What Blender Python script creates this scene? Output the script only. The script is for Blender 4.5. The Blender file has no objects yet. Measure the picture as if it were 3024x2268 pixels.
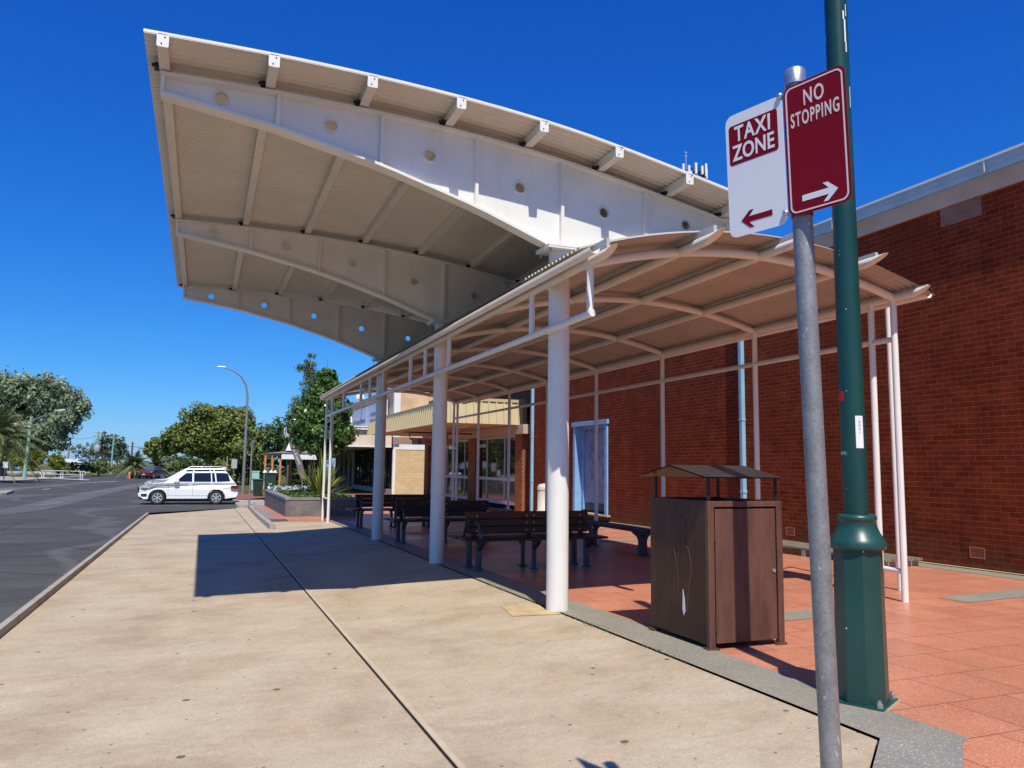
import bpy, math, random
from mathutils import Vector, Matrix, Quaternion
from mathutils.geometry import tessellate_polygon
R = math.radians
rnd = random.Random(7)
scene = bpy.context.scene
COL = scene.collection
WL = {}                                   # world location of every object that can be a parent

# ------------------------------------------------------------------ ground profile
def zg(y):                                # footpath level
    return -0.0079 * min(y, 46.0)
def zr(y):                                # road level
    return max(-0.0079 * y - 0.12, -0.45)

# ------------------------------------------------------------------ mesh builder
class MB:
    def __init__(s): s.v = []; s.f = []; s.s = []; s.m = []; s.mi = 0
    def add(s, vs, fs, smooth=False):
        o = len(s.v); s.v += [Vector(p) for p in vs]
        for f in fs: s.f.append([i + o for i in f]); s.s.append(smooth); s.m.append(s.mi)
        return s
    def hexa(s, p):                       # 8 points: bottom ring then top ring (ccw from above)
        return s.add(p, [(3,2,1,0),(4,5,6,7),(0,1,5,4),(1,2,6,5),(2,3,7,6),(3,0,4,7)])
    def box(s, x0, x1, y0, y1, z0, z1):
        return s.hexa([(x0,y0,z0),(x1,y0,z0),(x1,y1,z0),(x0,y1,z0),(x0,y0,z1),(x1,y0,z1),(x1,y1,z1),(x0,y1,z1)])
    def bar(s, a, b, w, h, up=(0,0,1)):   # rectangular bar from a to b
        a = Vector(a); b = Vector(b); d = (b - a).normalized(); u = Vector(up)
        if abs(d.dot(u)) > .98: u = Vector((1,0,0))
        x = d.cross(u).normalized(); y = x.cross(d).normalized()
        q = [(-w/2,-h/2),(w/2,-h/2),(w/2,h/2),(-w/2,h/2)]
        return s.hexa([a + x*i + y*j for i, j in q] + [b + x*i + y*j for i, j in q])
    def path(s, pts, r, n=10, caps=True, cut0=0, cut1=0):
        pts = [Vector(p) for p in pts]; rs = r if isinstance(r, (list, tuple)) else [r]*len(pts)
        o = len(s.v); ref = None
        for i, p in enumerate(pts):
            d = (pts[min(i+1, len(pts)-1)] - pts[max(i-1, 0)]).normalized()
            if ref is None: ref = Vector((0,0,1)) if abs(d.z) < .9 else Vector((1,0,0))
            x = d.cross(ref).normalized(); y = x.cross(d).normalized(); ref = y
            c = cut0 if i == 0 else (-cut1 if i == len(pts)-1 else 0)
            for k in range(n):
                a = 2*math.pi*k/n; e = y*(rs[i]*math.sin(a))
                s.v.append(p + x*(rs[i]*math.cos(a)) + e + d*(c*(rs[i] - rs[i]*math.sin(a))))
        for i in range(len(pts)-1):
            for k in range(n):
                a, b = o+i*n+k, o+i*n+(k+1) % n
                s.f.append([a, b, b+n, a+n]); s.s.append(True); s.m.append(s.mi)
        if caps:
            for base, fl in ((o, 1), (o+(len(pts)-1)*n, 0)):
                q = [Vector(s.v[base+k]) for k in range(n)]; s.add(q, [tuple(range(n))[::-1] if fl else tuple(range(n))])
        return s
    def tube(s, a, b, r, r2=None, n=14, **k): return s.path([a, b], [r, r if r2 is None else r2], n, **k)
    def lathe(s, x, y, prof, n=24, rot=0, smooth=True, caps=True):
        o = len(s.v)
        for r, z in prof:
            for k in range(n):
                a = 2*math.pi*k/n + rot; s.v.append(Vector((x+r*math.cos(a), y+r*math.sin(a), z)))
        for i in range(len(prof)-1):
            for k in range(n):
                a, b = o+i*n+k, o+i*n+(k+1) % n; s.f.append([a, b, b+n, a+n]); s.s.append(smooth); s.m.append(s.mi)
        if caps:
            for i, fl in ((0, 1), (len(prof)-1, 0)):
                q = [Vector(s.v[o+i*n+k]) for k in range(n)]; s.add(q, [tuple(range(n))[::-1] if fl else tuple(range(n))])
        return s
    def plate(s, loops, M, d0, d1):       # polygon (with holes) in (u,v), thickness d0..d1 along the matrix's z
        L = [[Vector((p[0], p[1], 0)) for p in l] for l in loops]; flat = [p for l in L for p in l]; n = len(flat)
        T = tessellate_polygon(L)
        a = [M @ Vector((p.x, p.y, d0)) for p in flat]; b = [M @ Vector((p.x, p.y, d1)) for p in flat]
        F = []
        for t in T:
            t = tuple(t); nz = (flat[t[1]]-flat[t[0]]).cross(flat[t[2]]-flat[t[0]]).z
            if nz < 0: t = t[::-1]
            F += [tuple(i+n for i in t), t[::-1]]
        k = 0
        for li, l in enumerate(L):
            m = len(l); ar = sum(l[i].x*l[(i+1) % m].y - l[(i+1) % m].x*l[i].y for i in range(m))
            ccw = (ar > 0) == (li == 0)
            for i in range(m):
                p, q = k+i, k+(i+1) % m
                F.append((p, q, q+n, p+n) if ccw else (q, p, p+n, q+n))
            k += m
        return s.add(a+b, F)
    def grid(s, xs, ys, fz, smooth=True, flip=False):
        o = len(s.v); nx = len(xs)
        for y in ys:
            for x in xs: s.v.append(Vector((x, y, fz(x, y))))
        for j in range(len(ys)-1):
            for i in range(nx-1):
                a = o+j*nx+i; f = [a, a+1, a+1+nx, a+nx]
                s.f.append(f[::-1] if flip else f); s.s.append(smooth); s.m.append(s.mi)
        return s
    def build(s, name, mat, parent=None, bevel=0, seg=2):
        me = bpy.data.meshes.new(name); off = WL.get(parent, Vector((0,0,0)))
        me.from_pydata([tuple(p - off) for p in s.v], [], s.f); me.validate(clean_customdata=False)
        for m in (mat if isinstance(mat, (list, tuple)) else [mat]): me.materials.append(m)
        if len(me.polygons) == len(s.s):
            me.polygons.foreach_set('use_smooth', s.s); me.polygons.foreach_set('material_index', s.m)
        me.update(); o = bpy.data.objects.new(name, me); COL.objects.link(o)
        if parent: o.parent = parent
        WL[o] = off.copy()
        if bevel:
            b = o.modifiers.new('bevel', 'BEVEL'); b.width = bevel; b.segments = seg; b.limit_method = 'ANGLE'; b.angle_limit = R(40)
        return o

def tag(o, label=None, cat=None, group=None, kind=None):
    if label: o['label'] = label
    if cat: o['category'] = cat
    if group: o['group'] = group
    if kind: o['kind'] = kind
    return o
def thing(name, label, cat, loc=(0,0,0), group=None):
    o = bpy.data.objects.new(name, None); COL.objects.link(o); o.location = loc; o.empty_display_size = .2
    WL[o] = Vector(loc); return tag(o, label, cat, group)
def struct(name, mb, mat): return tag(mb.build(name, mat), kind='structure')
def copy_tree(o, parent=None):
    c = o.copy(); COL.objects.link(c)
    if parent: c.parent = parent
    for ch in [q for q in bpy.data.objects if q.parent == o]: copy_tree(ch, c)
    return c
def circ(cx, cy, r, n=20): return [(cx+r*math.cos(2*math.pi*k/n), cy+r*math.sin(2*math.pi*k/n)) for k in range(n)]
def rrect(x0, x1, y0, y1, r, n=6):
    out = []
    for cx, cy, a0 in ((x1-r, y0+r, -90), (x1-r, y1-r, 0), (x0+r, y1-r, 90), (x0+r, y0+r, 180)):
        for k in range(n+1):
            a = R(a0+90*k/n); out.append((cx+r*math.cos(a), cy+r*math.sin(a)))
    return out
XZ = lambda y: Matrix(((1,0,0,0),(0,0,-1,y),(0,1,0,0),(0,0,0,1)))     # (u,v,w) -> (u, y-w, v): faces -Y
YZ = lambda x: Matrix(((0,0,-1,x),(-1,0,0,0),(0,1,0,0),(0,0,0,1)))    # faces -X, u runs towards -Y

def text(name, body, size, mat, parent, M, sx=1.0, extrude=.002, bold=0.0, space=1.0, shear=0, ax='CENTER'):
    cu = bpy.data.curves.new('lettering', 'FONT'); cu.body = body; cu.size = size; cu.align_x = ax; cu.align_y = 'CENTER'
    cu.extrude = extrude; cu.offset = bold; cu.space_character = space; cu.shear = shear; cu.resolution_u = 4
    t = bpy.data.objects.new('t', cu); COL.objects.link(t); bpy.context.view_layer.update()
    me = bpy.data.meshes.new_from_object(t.evaluated_get(bpy.context.evaluated_depsgraph_get()))
    bpy.data.objects.remove(t); bpy.data.curves.remove(cu)
    off = WL.get(parent, Vector((0,0,0)))
    me.transform(Matrix.Translation(-off) @ M @ Matrix.Diagonal((sx, 1, 1, 1))); me.materials.clear(); me.materials.append(mat); me.name = name
    o = bpy.data.objects.new(name, me); COL.objects.link(o); o.parent = parent; WL[o] = off.copy(); return o

# ------------------------------------------------------------------ materials
class N:
    def __init__(s, name):
        s.m = bpy.data.materials.new(name); s.m.use_nodes = True; s.t = s.m.node_tree; s.b = s.t.nodes['Principled BSDF']
    def n(s, typ, **k):
        q = s.t.nodes.new(typ)
        for a, v in k.items():
            if a[0] == '_': q.inputs[a[1:].replace('_', ' ')].default_value = v
            else: setattr(q, a, v)
        return q
    def l(s, a, b): s.t.links.new(a, b)
    def pos(s): return s.n('ShaderNodeNewGeometry').outputs['Position']
    def noise(s, scale, detail=4, rough=.55, vec=None, stretch=None):
        v = vec or s.pos()
        if stretch:
            mp = s.n('ShaderNodeMapping'); mp.inputs['Scale'].default_value = stretch; s.l(v, mp.inputs['Vector']); v = mp.outputs[0]
        q = s.n('ShaderNodeTexNoise'); q.inputs['Scale'].default_value = scale; q.inputs['Detail'].default_value = detail; q.inputs['Roughness'].default_value = rough
        s.l(v, q.inputs['Vector']); return q.outputs['Fac']
    def ramp(s, fac, stops):
        q = s.n('ShaderNodeValToRGB'); e = q.color_ramp.elements
        while len(e) < len(stops): e.new(.5)
        for i, (p, c) in enumerate(stops): e[i].position = p; e[i].color = (c if isinstance(c, tuple) else (c,c,c)) + (1,)
        s.l(fac, q.inputs['Fac']); return q.outputs['Color']
    def mix(s, fac, a, b, mode='MIX'):
        q = s.n('ShaderNodeMix'); q.data_type = 'RGBA'; q.blend_type = mode
        for v, i in ((fac, 0), (a, 6), (b, 7)):
            if isinstance(v, (int, float)): q.inputs[i].default_value = v
            elif isinstance(v, tuple): q.inputs[i].default_value = v + (1,)
            else: s.l(v, q.inputs[i])
        return q.outputs[2]
    def math(s, op, a, b=0):
        q = s.n('ShaderNodeMath'); q.operation = op
        for v, i in ((a, 0), (b, 1)):
            if isinstance(v, (int, float)): q.inputs[i].default_value = v
            else: s.l(v, q.inputs[i])
        return q.outputs[0]
    def bump(s, h, strength=.3, dist=.01):
        q = s.n('ShaderNodeBump'); q.inputs['Strength'].default_value = strength; q.inputs['Distance'].default_value = dist
        s.l(h, q.inputs['Height']); s.l(q.outputs[0], s.b.inputs['Normal'])
    def col(s, c):
        if isinstance(c, tuple): s.b.inputs['Base Color'].default_value = c + (1,)
        else: s.l(c, s.b.inputs['Base Color'])
    def set(s, rough=.5, metal=0, spec=.5):
        s.b.inputs['Roughness'].default_value = rough; s.b.inputs['Metallic'].default_value = metal; s.b.inputs['Specular IOR Level'].default_value = spec; return s.m

def paint(name, c, rough=.45, metal=0, var=.12, sc=3, bump=0, spec=.4, dirt=None):
    k = N(name); f = k.noise(sc, 5)
    lo = tuple(x*(1-var) for x in c); hi = tuple(min(1, x*(1+var*.6)) for x in c)
    cc = k.ramp(f, [(.3, lo), (.7, hi)])
    if dirt: cc = k.mix(k.ramp(k.noise(sc*2.3, 8, .7, stretch=(1,1,.25)), [(.56, 0.0), (.75, .6)]), cc, dirt)
    k.col(cc)
    if bump: k.bump(k.noise(sc*25, 3), bump)
    return k.set(rough, metal, spec)

def leaf(name, a, b, trans=.25, rough=.5):
    k = N(name); g = k.n('ShaderNodeNewGeometry'); oi = k.n('ShaderNodeObjectInfo')
    f = k.math('ADD', k.math('MULTIPLY', g.outputs['Random Per Island'], .6), k.math('MULTIPLY', k.noise(.9, 2), .4))
    c = k.ramp(f, [(.2, a), (.8, b)]); k.col(c); m = k.set(rough, 0, .35)
    t = k.n('ShaderNodeBsdfTranslucent'); k.l(c, t.inputs['Color']); mx = k.n('ShaderNodeMixShader'); mx.inputs[0].default_value = trans
    k.l(k.b.outputs[0], mx.inputs[1]); k.l(t.outputs[0], mx.inputs[2]); k.l(mx.outputs[0], k.t.nodes['Material Output'].inputs['Surface'])
    return m

def brick(name, c1, c2, mortar, bw=.25, rh=.09, ms=.009, var=.35, rough=.85, stain=None, bumpd=.006, squash=1, offset=.5, stain_z=None):
    k = N(name); sx = k.n('ShaderNodeSeparateXYZ'); k.l(k.pos(), sx.inputs[0])
    cb = k.n('ShaderNodeCombineXYZ'); k.l(k.math('ADD', sx.outputs[0], sx.outputs[1]), cb.inputs[0]); k.l(sx.outputs[2], cb.inputs[1])
    wob = k.n('ShaderNodeTexNoise'); wob.inputs['Scale'].default_value = 5; k.l(k.pos(), wob.inputs['Vector'])
    vm = k.n('ShaderNodeVectorMath'); vm.operation = 'SCALE'; vm.inputs[3].default_value = .012; k.l(wob.outputs['Color'], vm.inputs[0])
    va = k.n('ShaderNodeVectorMath'); va.operation = 'ADD'; k.l(cb.outputs[0], va.inputs[0]); k.l(vm.outputs[0], va.inputs[1])
    b = k.n('ShaderNodeTexBrick'); b.offset = offset; b.squash = squash
    for i, v in (('Scale', 1), ('Mortar Size', ms), ('Mortar Smooth', .3), ('Bias', 0), ('Brick Width', bw), ('Row Height', rh)): b.inputs[i].default_value = v
    b.inputs['Color1'].default_value = c1+(1,); b.inputs['Color2'].default_value = c2+(1,); b.inputs['Mortar'].default_value = mortar+(1,)
    k.l(va.outputs[0], b.inputs['Vector'])
    c = k.mix(.8, b.outputs['Color'], k.ramp(k.noise(2.2, 6, .65), [(.3, 1-var), (.7, 1+var*.3)]), 'MULTIPLY')
    c = k.mix(.6, c, k.ramp(k.noise(40, 3), [(.3, .75), (.7, 1.1)]), 'MULTIPLY')
    if stain: c = k.mix(k.ramp(k.noise(.6, 5, .6, stretch=(1,1,.4)), [(.5, 0.0), (.72, .7)]), c, stain)
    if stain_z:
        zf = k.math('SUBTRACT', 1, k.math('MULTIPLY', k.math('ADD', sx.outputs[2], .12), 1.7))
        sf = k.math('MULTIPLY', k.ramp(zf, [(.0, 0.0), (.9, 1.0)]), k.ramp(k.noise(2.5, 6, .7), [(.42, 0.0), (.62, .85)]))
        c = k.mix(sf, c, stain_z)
    k.col(c); h = k.math('ADD', k.math('MULTIPLY', b.outputs['Fac'], -1), k.math('MULTIPLY', k.noise(30, 4), .5)); k.bump(h, .8, bumpd)
    return k.set(rough, 0, .08)

def concrete_mat():
    k = N('Concrete'); p = k.pos()
    c = k.ramp(k.noise(1.1, 8, .62), [(.28, (.40,.305,.205)), (.5, (.505,.405,.283)), (.72, (.555,.47,.345))])
    c = k.mix(.75, c, k.ramp(k.noise(1.9, 12, .78, stretch=(.7, 1.8, 1)), [(.34, (.80,.78,.76)), (.58, (1.0,1.0,1.0))]), 'MULTIPLY')
    c = k.mix(.8, c, k.ramp(k.noise(75, 4, .7), [(.28, .66), (.72, 1.2)]), 'MULTIPLY'); c = k.mix(.6, c, k.ramp(k.noise(16, 6, .75), [(.3, .80), (.68, 1.1)]), 'MULTIPLY')
    c = k.mix(k.ramp(k.noise(.5, 6, .7), [(.5, 0.0), (.75, .3)]), c, (.46,.30,.17))
    c = k.mix(k.ramp(k.noise(3.4, 7, .75, stretch=(.3, 2.4, 1)), [(.60, 0.0), (.76, .6)]), c, (.27,.245,.21))
    def dots(sc, size, dark, c):
        v = k.n('ShaderNodeTexVoronoi'); v.inputs['Scale'].default_value = sc; v.voronoi_dimensions = '2D'; k.l(p, v.inputs['Vector'])
        sc2 = k.n('ShaderNodeSeparateColor'); k.l(v.outputs['Color'], sc2.inputs[0])
        r = k.math('MULTIPLY', k.math('MAXIMUM', k.math('SUBTRACT', sc2.outputs[0], .45), 0), size)
        f = k.math('LESS_THAN', v.outputs['Distance'], r); return k.mix(k.math('MULTIPLY', f, .8), c, dark)
    c = dots(1.5, .085, (.07,.055,.05), c); c = dots(4.5, .10, (.10,.08,.07), c)
    k.col(c); k.bump(k.noise(45, 5, .6), .25, .006); return k.set(.8, 0, .25)

def asphalt_mat(name='Asphalt', base=.074):
    k = N(name)
    c = k.ramp(k.noise(.35, 6, .6), [(.3, (base*.88, base*.86, base*.84)), (.7, (base*1.3, base*1.26, base*1.2))])
    c = k.mix(.6, c, k.ramp(k.noise(1.2, 6, .65, stretch=(.3, 1, 1)), [(.42, .8), (.66, 1.25)]), 'MULTIPLY')
    c = k.mix(.8, c, k.ramp(k.noise(160, 2), [(.3, .6), (.7, 1.35)]), 'MULTIPLY')
    w = k.n('ShaderNodeTexWave'); w.inputs['Scale'].default_value = .05; w.inputs['Distortion'].default_value = 14; w.inputs['Detail'].default_value = 5; k.l(k.pos(), w.inputs['Vector'])
    c = k.mix(k.ramp(w.outputs['Fac'], [(.96, 0.0), (.995, .35)]), c, (base*2.3, base*2.2, base*2.1))
    v = k.n('ShaderNodeTexVoronoi'); v.feature = 'DISTANCE_TO_EDGE'; v.inputs['Scale'].default_value = .22; k.l(k.pos(), v.inputs['Vector'])
    c = k.mix(k.ramp(v.outputs['Distance'], [(.002, .55), (.006, 0.0)]), c, (.018,.018,.018))
    k.col(c); k.bump(k.noise(140, 3), .5, .006); return k.set(.8, 0, .14)

def terrazzo(name, c, chip, tile=None, rough=.28, amt=.16, grout=(.16,.08,.06)):
    k = N(name); p = k.pos()
    cc = k.ramp(k.noise(1.4, 5), [(.3, tuple(x*.86 for x in c)), (.7, tuple(x*1.08 for x in c))])
    v = k.n('ShaderNodeTexVoronoi'); v.inputs['Scale'].default_value = 85; k.l(p, v.inputs['Vector'])
    s = k.n('ShaderNodeSeparateColor'); k.l(v.outputs['Color'], s.inputs[0])
    f = k.math('MULTIPLY', k.math('LESS_THAN', s.outputs[0], amt), k.math('LESS_THAN', v.outputs['Distance'], .42)); cc = k.mix(k.math('MULTIPLY', f, .75), cc, chip)
    cc = k.mix(k.math('MULTIPLY', k.math('GREATER_THAN', s.outputs[1], .85), .5), cc, tuple(x*.6 for x in c))
    if tile:
        b = k.n('ShaderNodeTexBrick'); b.offset = .5
        for i, q in (('Scale', 1), ('Mortar Size', .005), ('Mortar Smooth', .1), ('Brick Width', tile[0]), ('Row Height', tile[1])): b.inputs[i].default_value = q
        b.inputs['Color1'].default_value = (1,1,1,1); b.inputs['Color2'].default_value = (.86,.86,.86,1); b.inputs['Mortar'].default_value = (0,0,0,1); k.l(p, b.inputs['Vector'])
        cc = k.mix(1.0, cc, b.outputs['Color'], 'MULTIPLY'); cc = k.mix(b.outputs['Fac'], cc, grout)
    k.col(cc); k.l(k.ramp(k.noise(1.3, 5), [(.3, rough), (.7, rough+.16)]), k.b.inputs['Roughness']); m = k.m
    k.bump(k.noise(9, 3), .05, .01); k.b.inputs['Specular IOR Level'].default_value = .28; return m

def grass_mat(name, a, b):
    k = N(name); k.col(k.ramp(k.noise(.9, 8, .7), [(.3, a), (.7, b)])); k.bump(k.noise(30, 4), .8, .03); return k.set(.9, 0, .1)

def glass_mat(name, c=(.012,.014,.016)):
    k = N(name); k.col(c); m = k.set(.03, 0, .75); return m
def galv():
    k = N('Galvanised'); v = k.n('ShaderNodeTexVoronoi'); v.inputs['Scale'].default_value = 120; k.l(k.pos(), v.inputs['Vector'])
    c = k.mix(.22, k.ramp(k.noise(9, 6, .7), [(.3, (.19,.20,.20)), (.7, (.30,.31,.31))]), v.outputs['Color'], 'SOFT_LIGHT')
    h = k.n('ShaderNodeHueSaturation'); h.inputs['Saturation'].default_value = .1; k.l(c, h.inputs['Color'])
    c = k.mix(k.ramp(k.noise(62, 3, .6, stretch=(1, 1, .45)), [(.66, 0.0), (.70, .75)]), h.outputs[0], (.62,.62,.6))
    k.col(c); return k.set(.5, .45, .4)
def chipped(name, c, chip, thr=.72, sc=14, rough=.32):
    k = N(name); f = k.ramp(k.noise(sc, 6, .62), [(thr, 0.0), (thr+.012, 1.0)])
    cc = k.ramp(k.noise(2.5, 6, .65, stretch=(1,1,.4)), [(.3, tuple(x*.75 for x in c)), (.72, tuple(x*1.3 for x in c))])
    v = k.n('ShaderNodeTexVoronoi'); v.inputs['Scale'].default_value = 13; k.l(k.pos(), v.inputs['Vector'])
    s = k.n('ShaderNodeSeparateColor'); k.l(v.outputs['Color'], s.inputs[0])
    d = k.math('LESS_THAN', v.outputs['Distance'], k.math('MULTIPLY', k.math('MAXIMUM', k.math('SUBTRACT', s.outputs[0], .55), 0), .16))
    cc = k.mix(f, cc, chip); cc = k.mix(k.math('MULTIPLY', d, .9), cc, (.75,.78,.75)); k.col(cc); return k.set(rough, 0, .5)
def rusty(name, c, hi, rough=.38):
    k = N(name); cc = k.ramp(k.noise(3.0, 8, .7, stretch=(1.6, 1.6, .35)), [(.3, tuple(x*.6 for x in c)), (.5, c), (.75, hi)])
    cc = k.mix(k.ramp(k.noise(5, 6, .7, stretch=(2,2,.25)), [(.6, 0.0), (.72, .5)]), cc, (.13,.035,.02))
    cc = k.mix(k.ramp(k.noise(22, 6, .75), [(.70, 0.0), (.73, .35)]), cc, (.35,.27,.22))
    k.col(cc); k.l(k.ramp(k.noise(6, 5), [(.3, rough), (.7, rough+.25)]), k.b.inputs['Roughness']); k.b.inputs['Specular IOR Level'].default_value = .22
    k.bump(k.noise(8, 5), .12, .01); return k.m
def peel(name, c, under, thr=.5):
    k = N(name); f = k.ramp(k.noise(2.6, 9, .72, stretch=(1,1,.8)), [(thr, 0.0), (thr+.06, .85)])
    k.col(k.mix(f, k.ramp(k.noise(1.5, 5), [(.3, tuple(x*.8 for x in c)), (.7, c)]), under)); return k.set(.6, 0, .3)

M = {}
M['concrete'] = concrete_mat(); M['asphalt'] = asphalt_mat(); M['patch'] = asphalt_mat('AsphaltPatch', .115)
M['kerb'] = paint('KerbConcrete', (.36,.33,.28), .85, var=.25, sc=4, bump=.4); M['gap'] = paint('JointFill', (.07,.06,.05), .95, var=.4, sc=20)
M['pink'] = terrazzo('PinkTerrazzo', (.62,.245,.145), (.82,.55,.38), (.6,.6)); M['greyt'] = terrazzo('GreyTerrazzo', (.27,.25,.205), (.5,.43,.3), None, .5, .3)
M['greyl'] = terrazzo('GreyPaver', (.26,.25,.22), (.6,.55,.45), None, .45, .2)
M['redpave'] = terrazzo('BrickPaving', (.30,.115,.07), (.4,.2,.13), (.23,.115), .7)
M['grass'] = grass_mat('Grass', (.05,.075,.02), (.13,.135,.045)); M['dirt'] = grass_mat('DryGround', (.14,.10,.055), (.17,.15,.07))
M['white'] = paint('WhiteSteel', (.78,.765,.71), .38, var=.06, sc=2, dirt=(.66,.62,.54)); M['offw'] = paint('CreamSteel', (.72,.685,.61), .42, var=.08, sc=2, dirt=(.58,.52,.43))
M['roofw'] = paint('RoofSheet', (.68,.645,.57), .42, var=.07, sc=1.2); M['roofb'] = paint('ShelterRoofSheet', (.40,.345,.295), .45, var=.12, sc=1.4)
M['bolt'] = paint('DarkSteel', (.03,.028,.025), .5, .5, var=.3, sc=20); M['zinc'] = paint('ZincBolt', (.55,.56,.57), .35, .8, var=.2, sc=30)
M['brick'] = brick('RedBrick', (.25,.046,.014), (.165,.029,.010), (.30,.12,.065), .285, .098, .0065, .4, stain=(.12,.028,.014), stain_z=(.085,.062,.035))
M['obrick'] = brick('OrangeBrick', (.42,.17,.075), (.33,.12,.05), (.10,.06,.045), .23, .085, .01, .2)
M['dbrick'] = brick('BrownBrick', (.20,.105,.06), (.13,.07,.045), (.06,.045,.035), .23, .085, .01, .3)
M['cblock'] = brick('CreamBlock', (.72,.53,.29), (.66,.46,.24), (.5,.36,.2), .42, .2, .008, .15, bumpd=.003)
M['gblock'] = brick('SplitBlock', (.21,.205,.20), (.165,.163,.16), (.3,.3,.28), .45, .2, .008, .35, bumpd=.02)
M['render'] = paint('Render', (.52,.43,.31), .85, var=.15, sc=1.5, bump=.15, dirt=(.33,.28,.22)); M['bluem'] = paint('BluePaint', (.27,.47,.60), .35, var=.12, sc=2)
M['bluef'] = paint('BlueFrame', (.22,.42,.66), .5, var=.15, sc=3); M['bluedoor'] = peel('PeelingDoor', (.27,.34,.46), (.12,.15,.21), .53)
M['dkdoor'] = paint('KickBoard', (.05,.075,.11), .7, var=.3); M['stone'] = paint('Stone', (.42,.36,.27), .85, var=.2, sc=6, bump=.3)
M['ochre'] = paint('OchreStone', (.70,.47,.27), .9, var=.25, sc=.9, bump=.2, dirt=(.5,.25,.12)); M['cream'] = paint('CreamFascia', (.53,.445,.245), .45, var=.06, sc=2)
M['soffit'] = paint('Soffit', (.50,.40,.29), .8, var=.1); M['alu'] = paint('Aluminium', (.55,.54,.53), .4, .25, var=.08)
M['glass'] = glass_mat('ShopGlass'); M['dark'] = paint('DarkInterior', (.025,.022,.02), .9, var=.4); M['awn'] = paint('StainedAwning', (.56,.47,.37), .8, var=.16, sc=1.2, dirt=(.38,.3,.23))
M['signw'] = paint('BlueWhiteSign', (.55,.62,.76), .5, var=.05); M['ink'] = paint('SignInk', (.06,.09,.16), .6, var=.1); M['taupe'] = paint('TaupeSign', (.30,.22,.18), .6, var=.1)
M['teal'] = paint('TealInk', (.03,.07,.10), .5, var=.1); M['black'] = paint('BlackPaint', (.012,.012,.013), .5, var=.3)
M['green'] = chipped('GreenPaint', (.009,.052,.045), (.62,.66,.64), .745, 5.5); M['green2'] = chipped('GreenCast', (.012,.065,.056), (.6,.65,.62), .80, 9, .36)
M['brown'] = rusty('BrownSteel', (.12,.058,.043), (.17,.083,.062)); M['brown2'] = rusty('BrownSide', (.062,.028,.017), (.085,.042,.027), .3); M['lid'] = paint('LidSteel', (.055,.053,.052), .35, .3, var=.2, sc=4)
M['galv'] = galv(); M['red'] = paint('SignRed', (.20,.004,.009), .4, var=.05, spec=.2); M['swhite'] = paint('SignWhite', (.78,.78,.80), .35, var=.03); M['pinkw'] = paint('BorderWhite', (.75,.62,.60), .35, var=.03)
M['redst'] = paint('RedSticker', (.65,.01,.012), .5, var=.1); M['numtag'] = paint('NumberTag', (.02,.17,.12), .4, var=.1); M['pale'] = paint('PaleInk', (.5,.75,.65), .5); M['greyink'] = paint('GreyInk', (.33,.36,.38), .6)
M['timber'] = paint('BenchTimber', (.022,.009,.007), .4, var=.4, sc=6); M['iron'] = paint('BenchIron', (.07,.08,.10), .45, .2, var=.15); M['timber2'] = paint('BenchTimberWorn', (.055,.014,.009), .45, var=.4, sc=6); M['slat'] = paint('DarkSlat', (.03,.03,.035), .5, var=.3, sc=5)  # redder second bench timber has the light on the top plank in its colour
M['ash'] = paint('AshBin', (.60,.55,.47), .5, var=.08); M['wstep'] = paint('WeatheredTimber', (.20,.17,.13), .85, var=.3, sc=9)
M['bark'] = paint('Bark', (.12,.085,.06), .95, var=.4, sc=8, bump=.6); M['palebark'] = paint('PaleBark', (.36,.30,.23), .9, var=.35, sc=4, bump=.3)
M['bin'] = paint('BinGreen', (.018,.045,.033), .45, var=.15); M['mint'] = paint('MintPaint', (.30,.48,.38), .5, var=.12); M['cabinet'] = paint('CabinetGreen', (.36,.55,.46), .5, var=.05)
M['carwhite'] = paint('CarWhite', (.80,.81,.82), .18, var=.02, spec=.6); M['carred'] = paint('CarRust', (.16,.03,.014), .22, var=.08, spec=.6); M['carglass'] = glass_mat('CarGlass', (.008,.010,.016)); M['wscreen'] = glass_mat('Windscreen', (.05,.10,.14))
M['tyre'] = paint('Tyre', (.018,.018,.018), .8, var=.2); M['rim'] = paint('AlloyRim', (.60,.61,.62), .3, .6, var=.1); M['trim'] = paint('BlackTrim', (.015,.015,.016), .5); M['tail'] = paint('TailLamp', (.16,.008,.012), .2); M['head'] = paint('HeadLamp', (.62,.63,.62), .12, .2); M['plateb'] = paint('NumberPlate', (.60,.62,.70), .5)
M['orange'] = paint('OrangePlastic', (.75,.14,.03), .5); M['otimber'] = paint('VerandaTimber', (.52,.24,.09), .7, var=.25, sc=5); M['dtimber'] = paint('DarkPost', (.10,.085,.085), .6); M['vroof'] = paint('VerandaRoof', (.20,.20,.18), .6, var=.2); M['banner'] = paint('BannerCloth', (.16,.135,.14), .8, var=.12)
M['lf_tree'] = leaf('LeafTree', (0.034,0.085,0.020), (0.144,0.254,0.059), .2, .3); M['lf_fig'] = leaf('LeafFig', (0.084,0.115,0.022), (0.270,0.311,0.068)); M['lf_gum'] = leaf('LeafGum', (0.109,0.155,0.078), (0.372,0.434,0.264)); M['lf_gum2'] = leaf('LeafGumOlive', (0.104,0.104,0.026), (0.260,0.234,0.078))
M['lf_bush'] = leaf('LeafBush', (0.100,0.140,0.016), (0.280,0.300,0.040)); M['lf_dark'] = leaf('LeafDark', (0.031,0.075,0.025), (0.128,0.191,0.064)); M['lf_mid'] = leaf('LeafMid', (0.072,0.120,0.029), (0.240,0.300,0.084)); M['lf_pale'] = leaf('LeafPale', (0.084,0.126,0.063), (0.224,0.266,0.126)); M['lf_pine'] = leaf('LeafPine', (0.053,0.090,0.030), (0.165,0.225,0.090))
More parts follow.
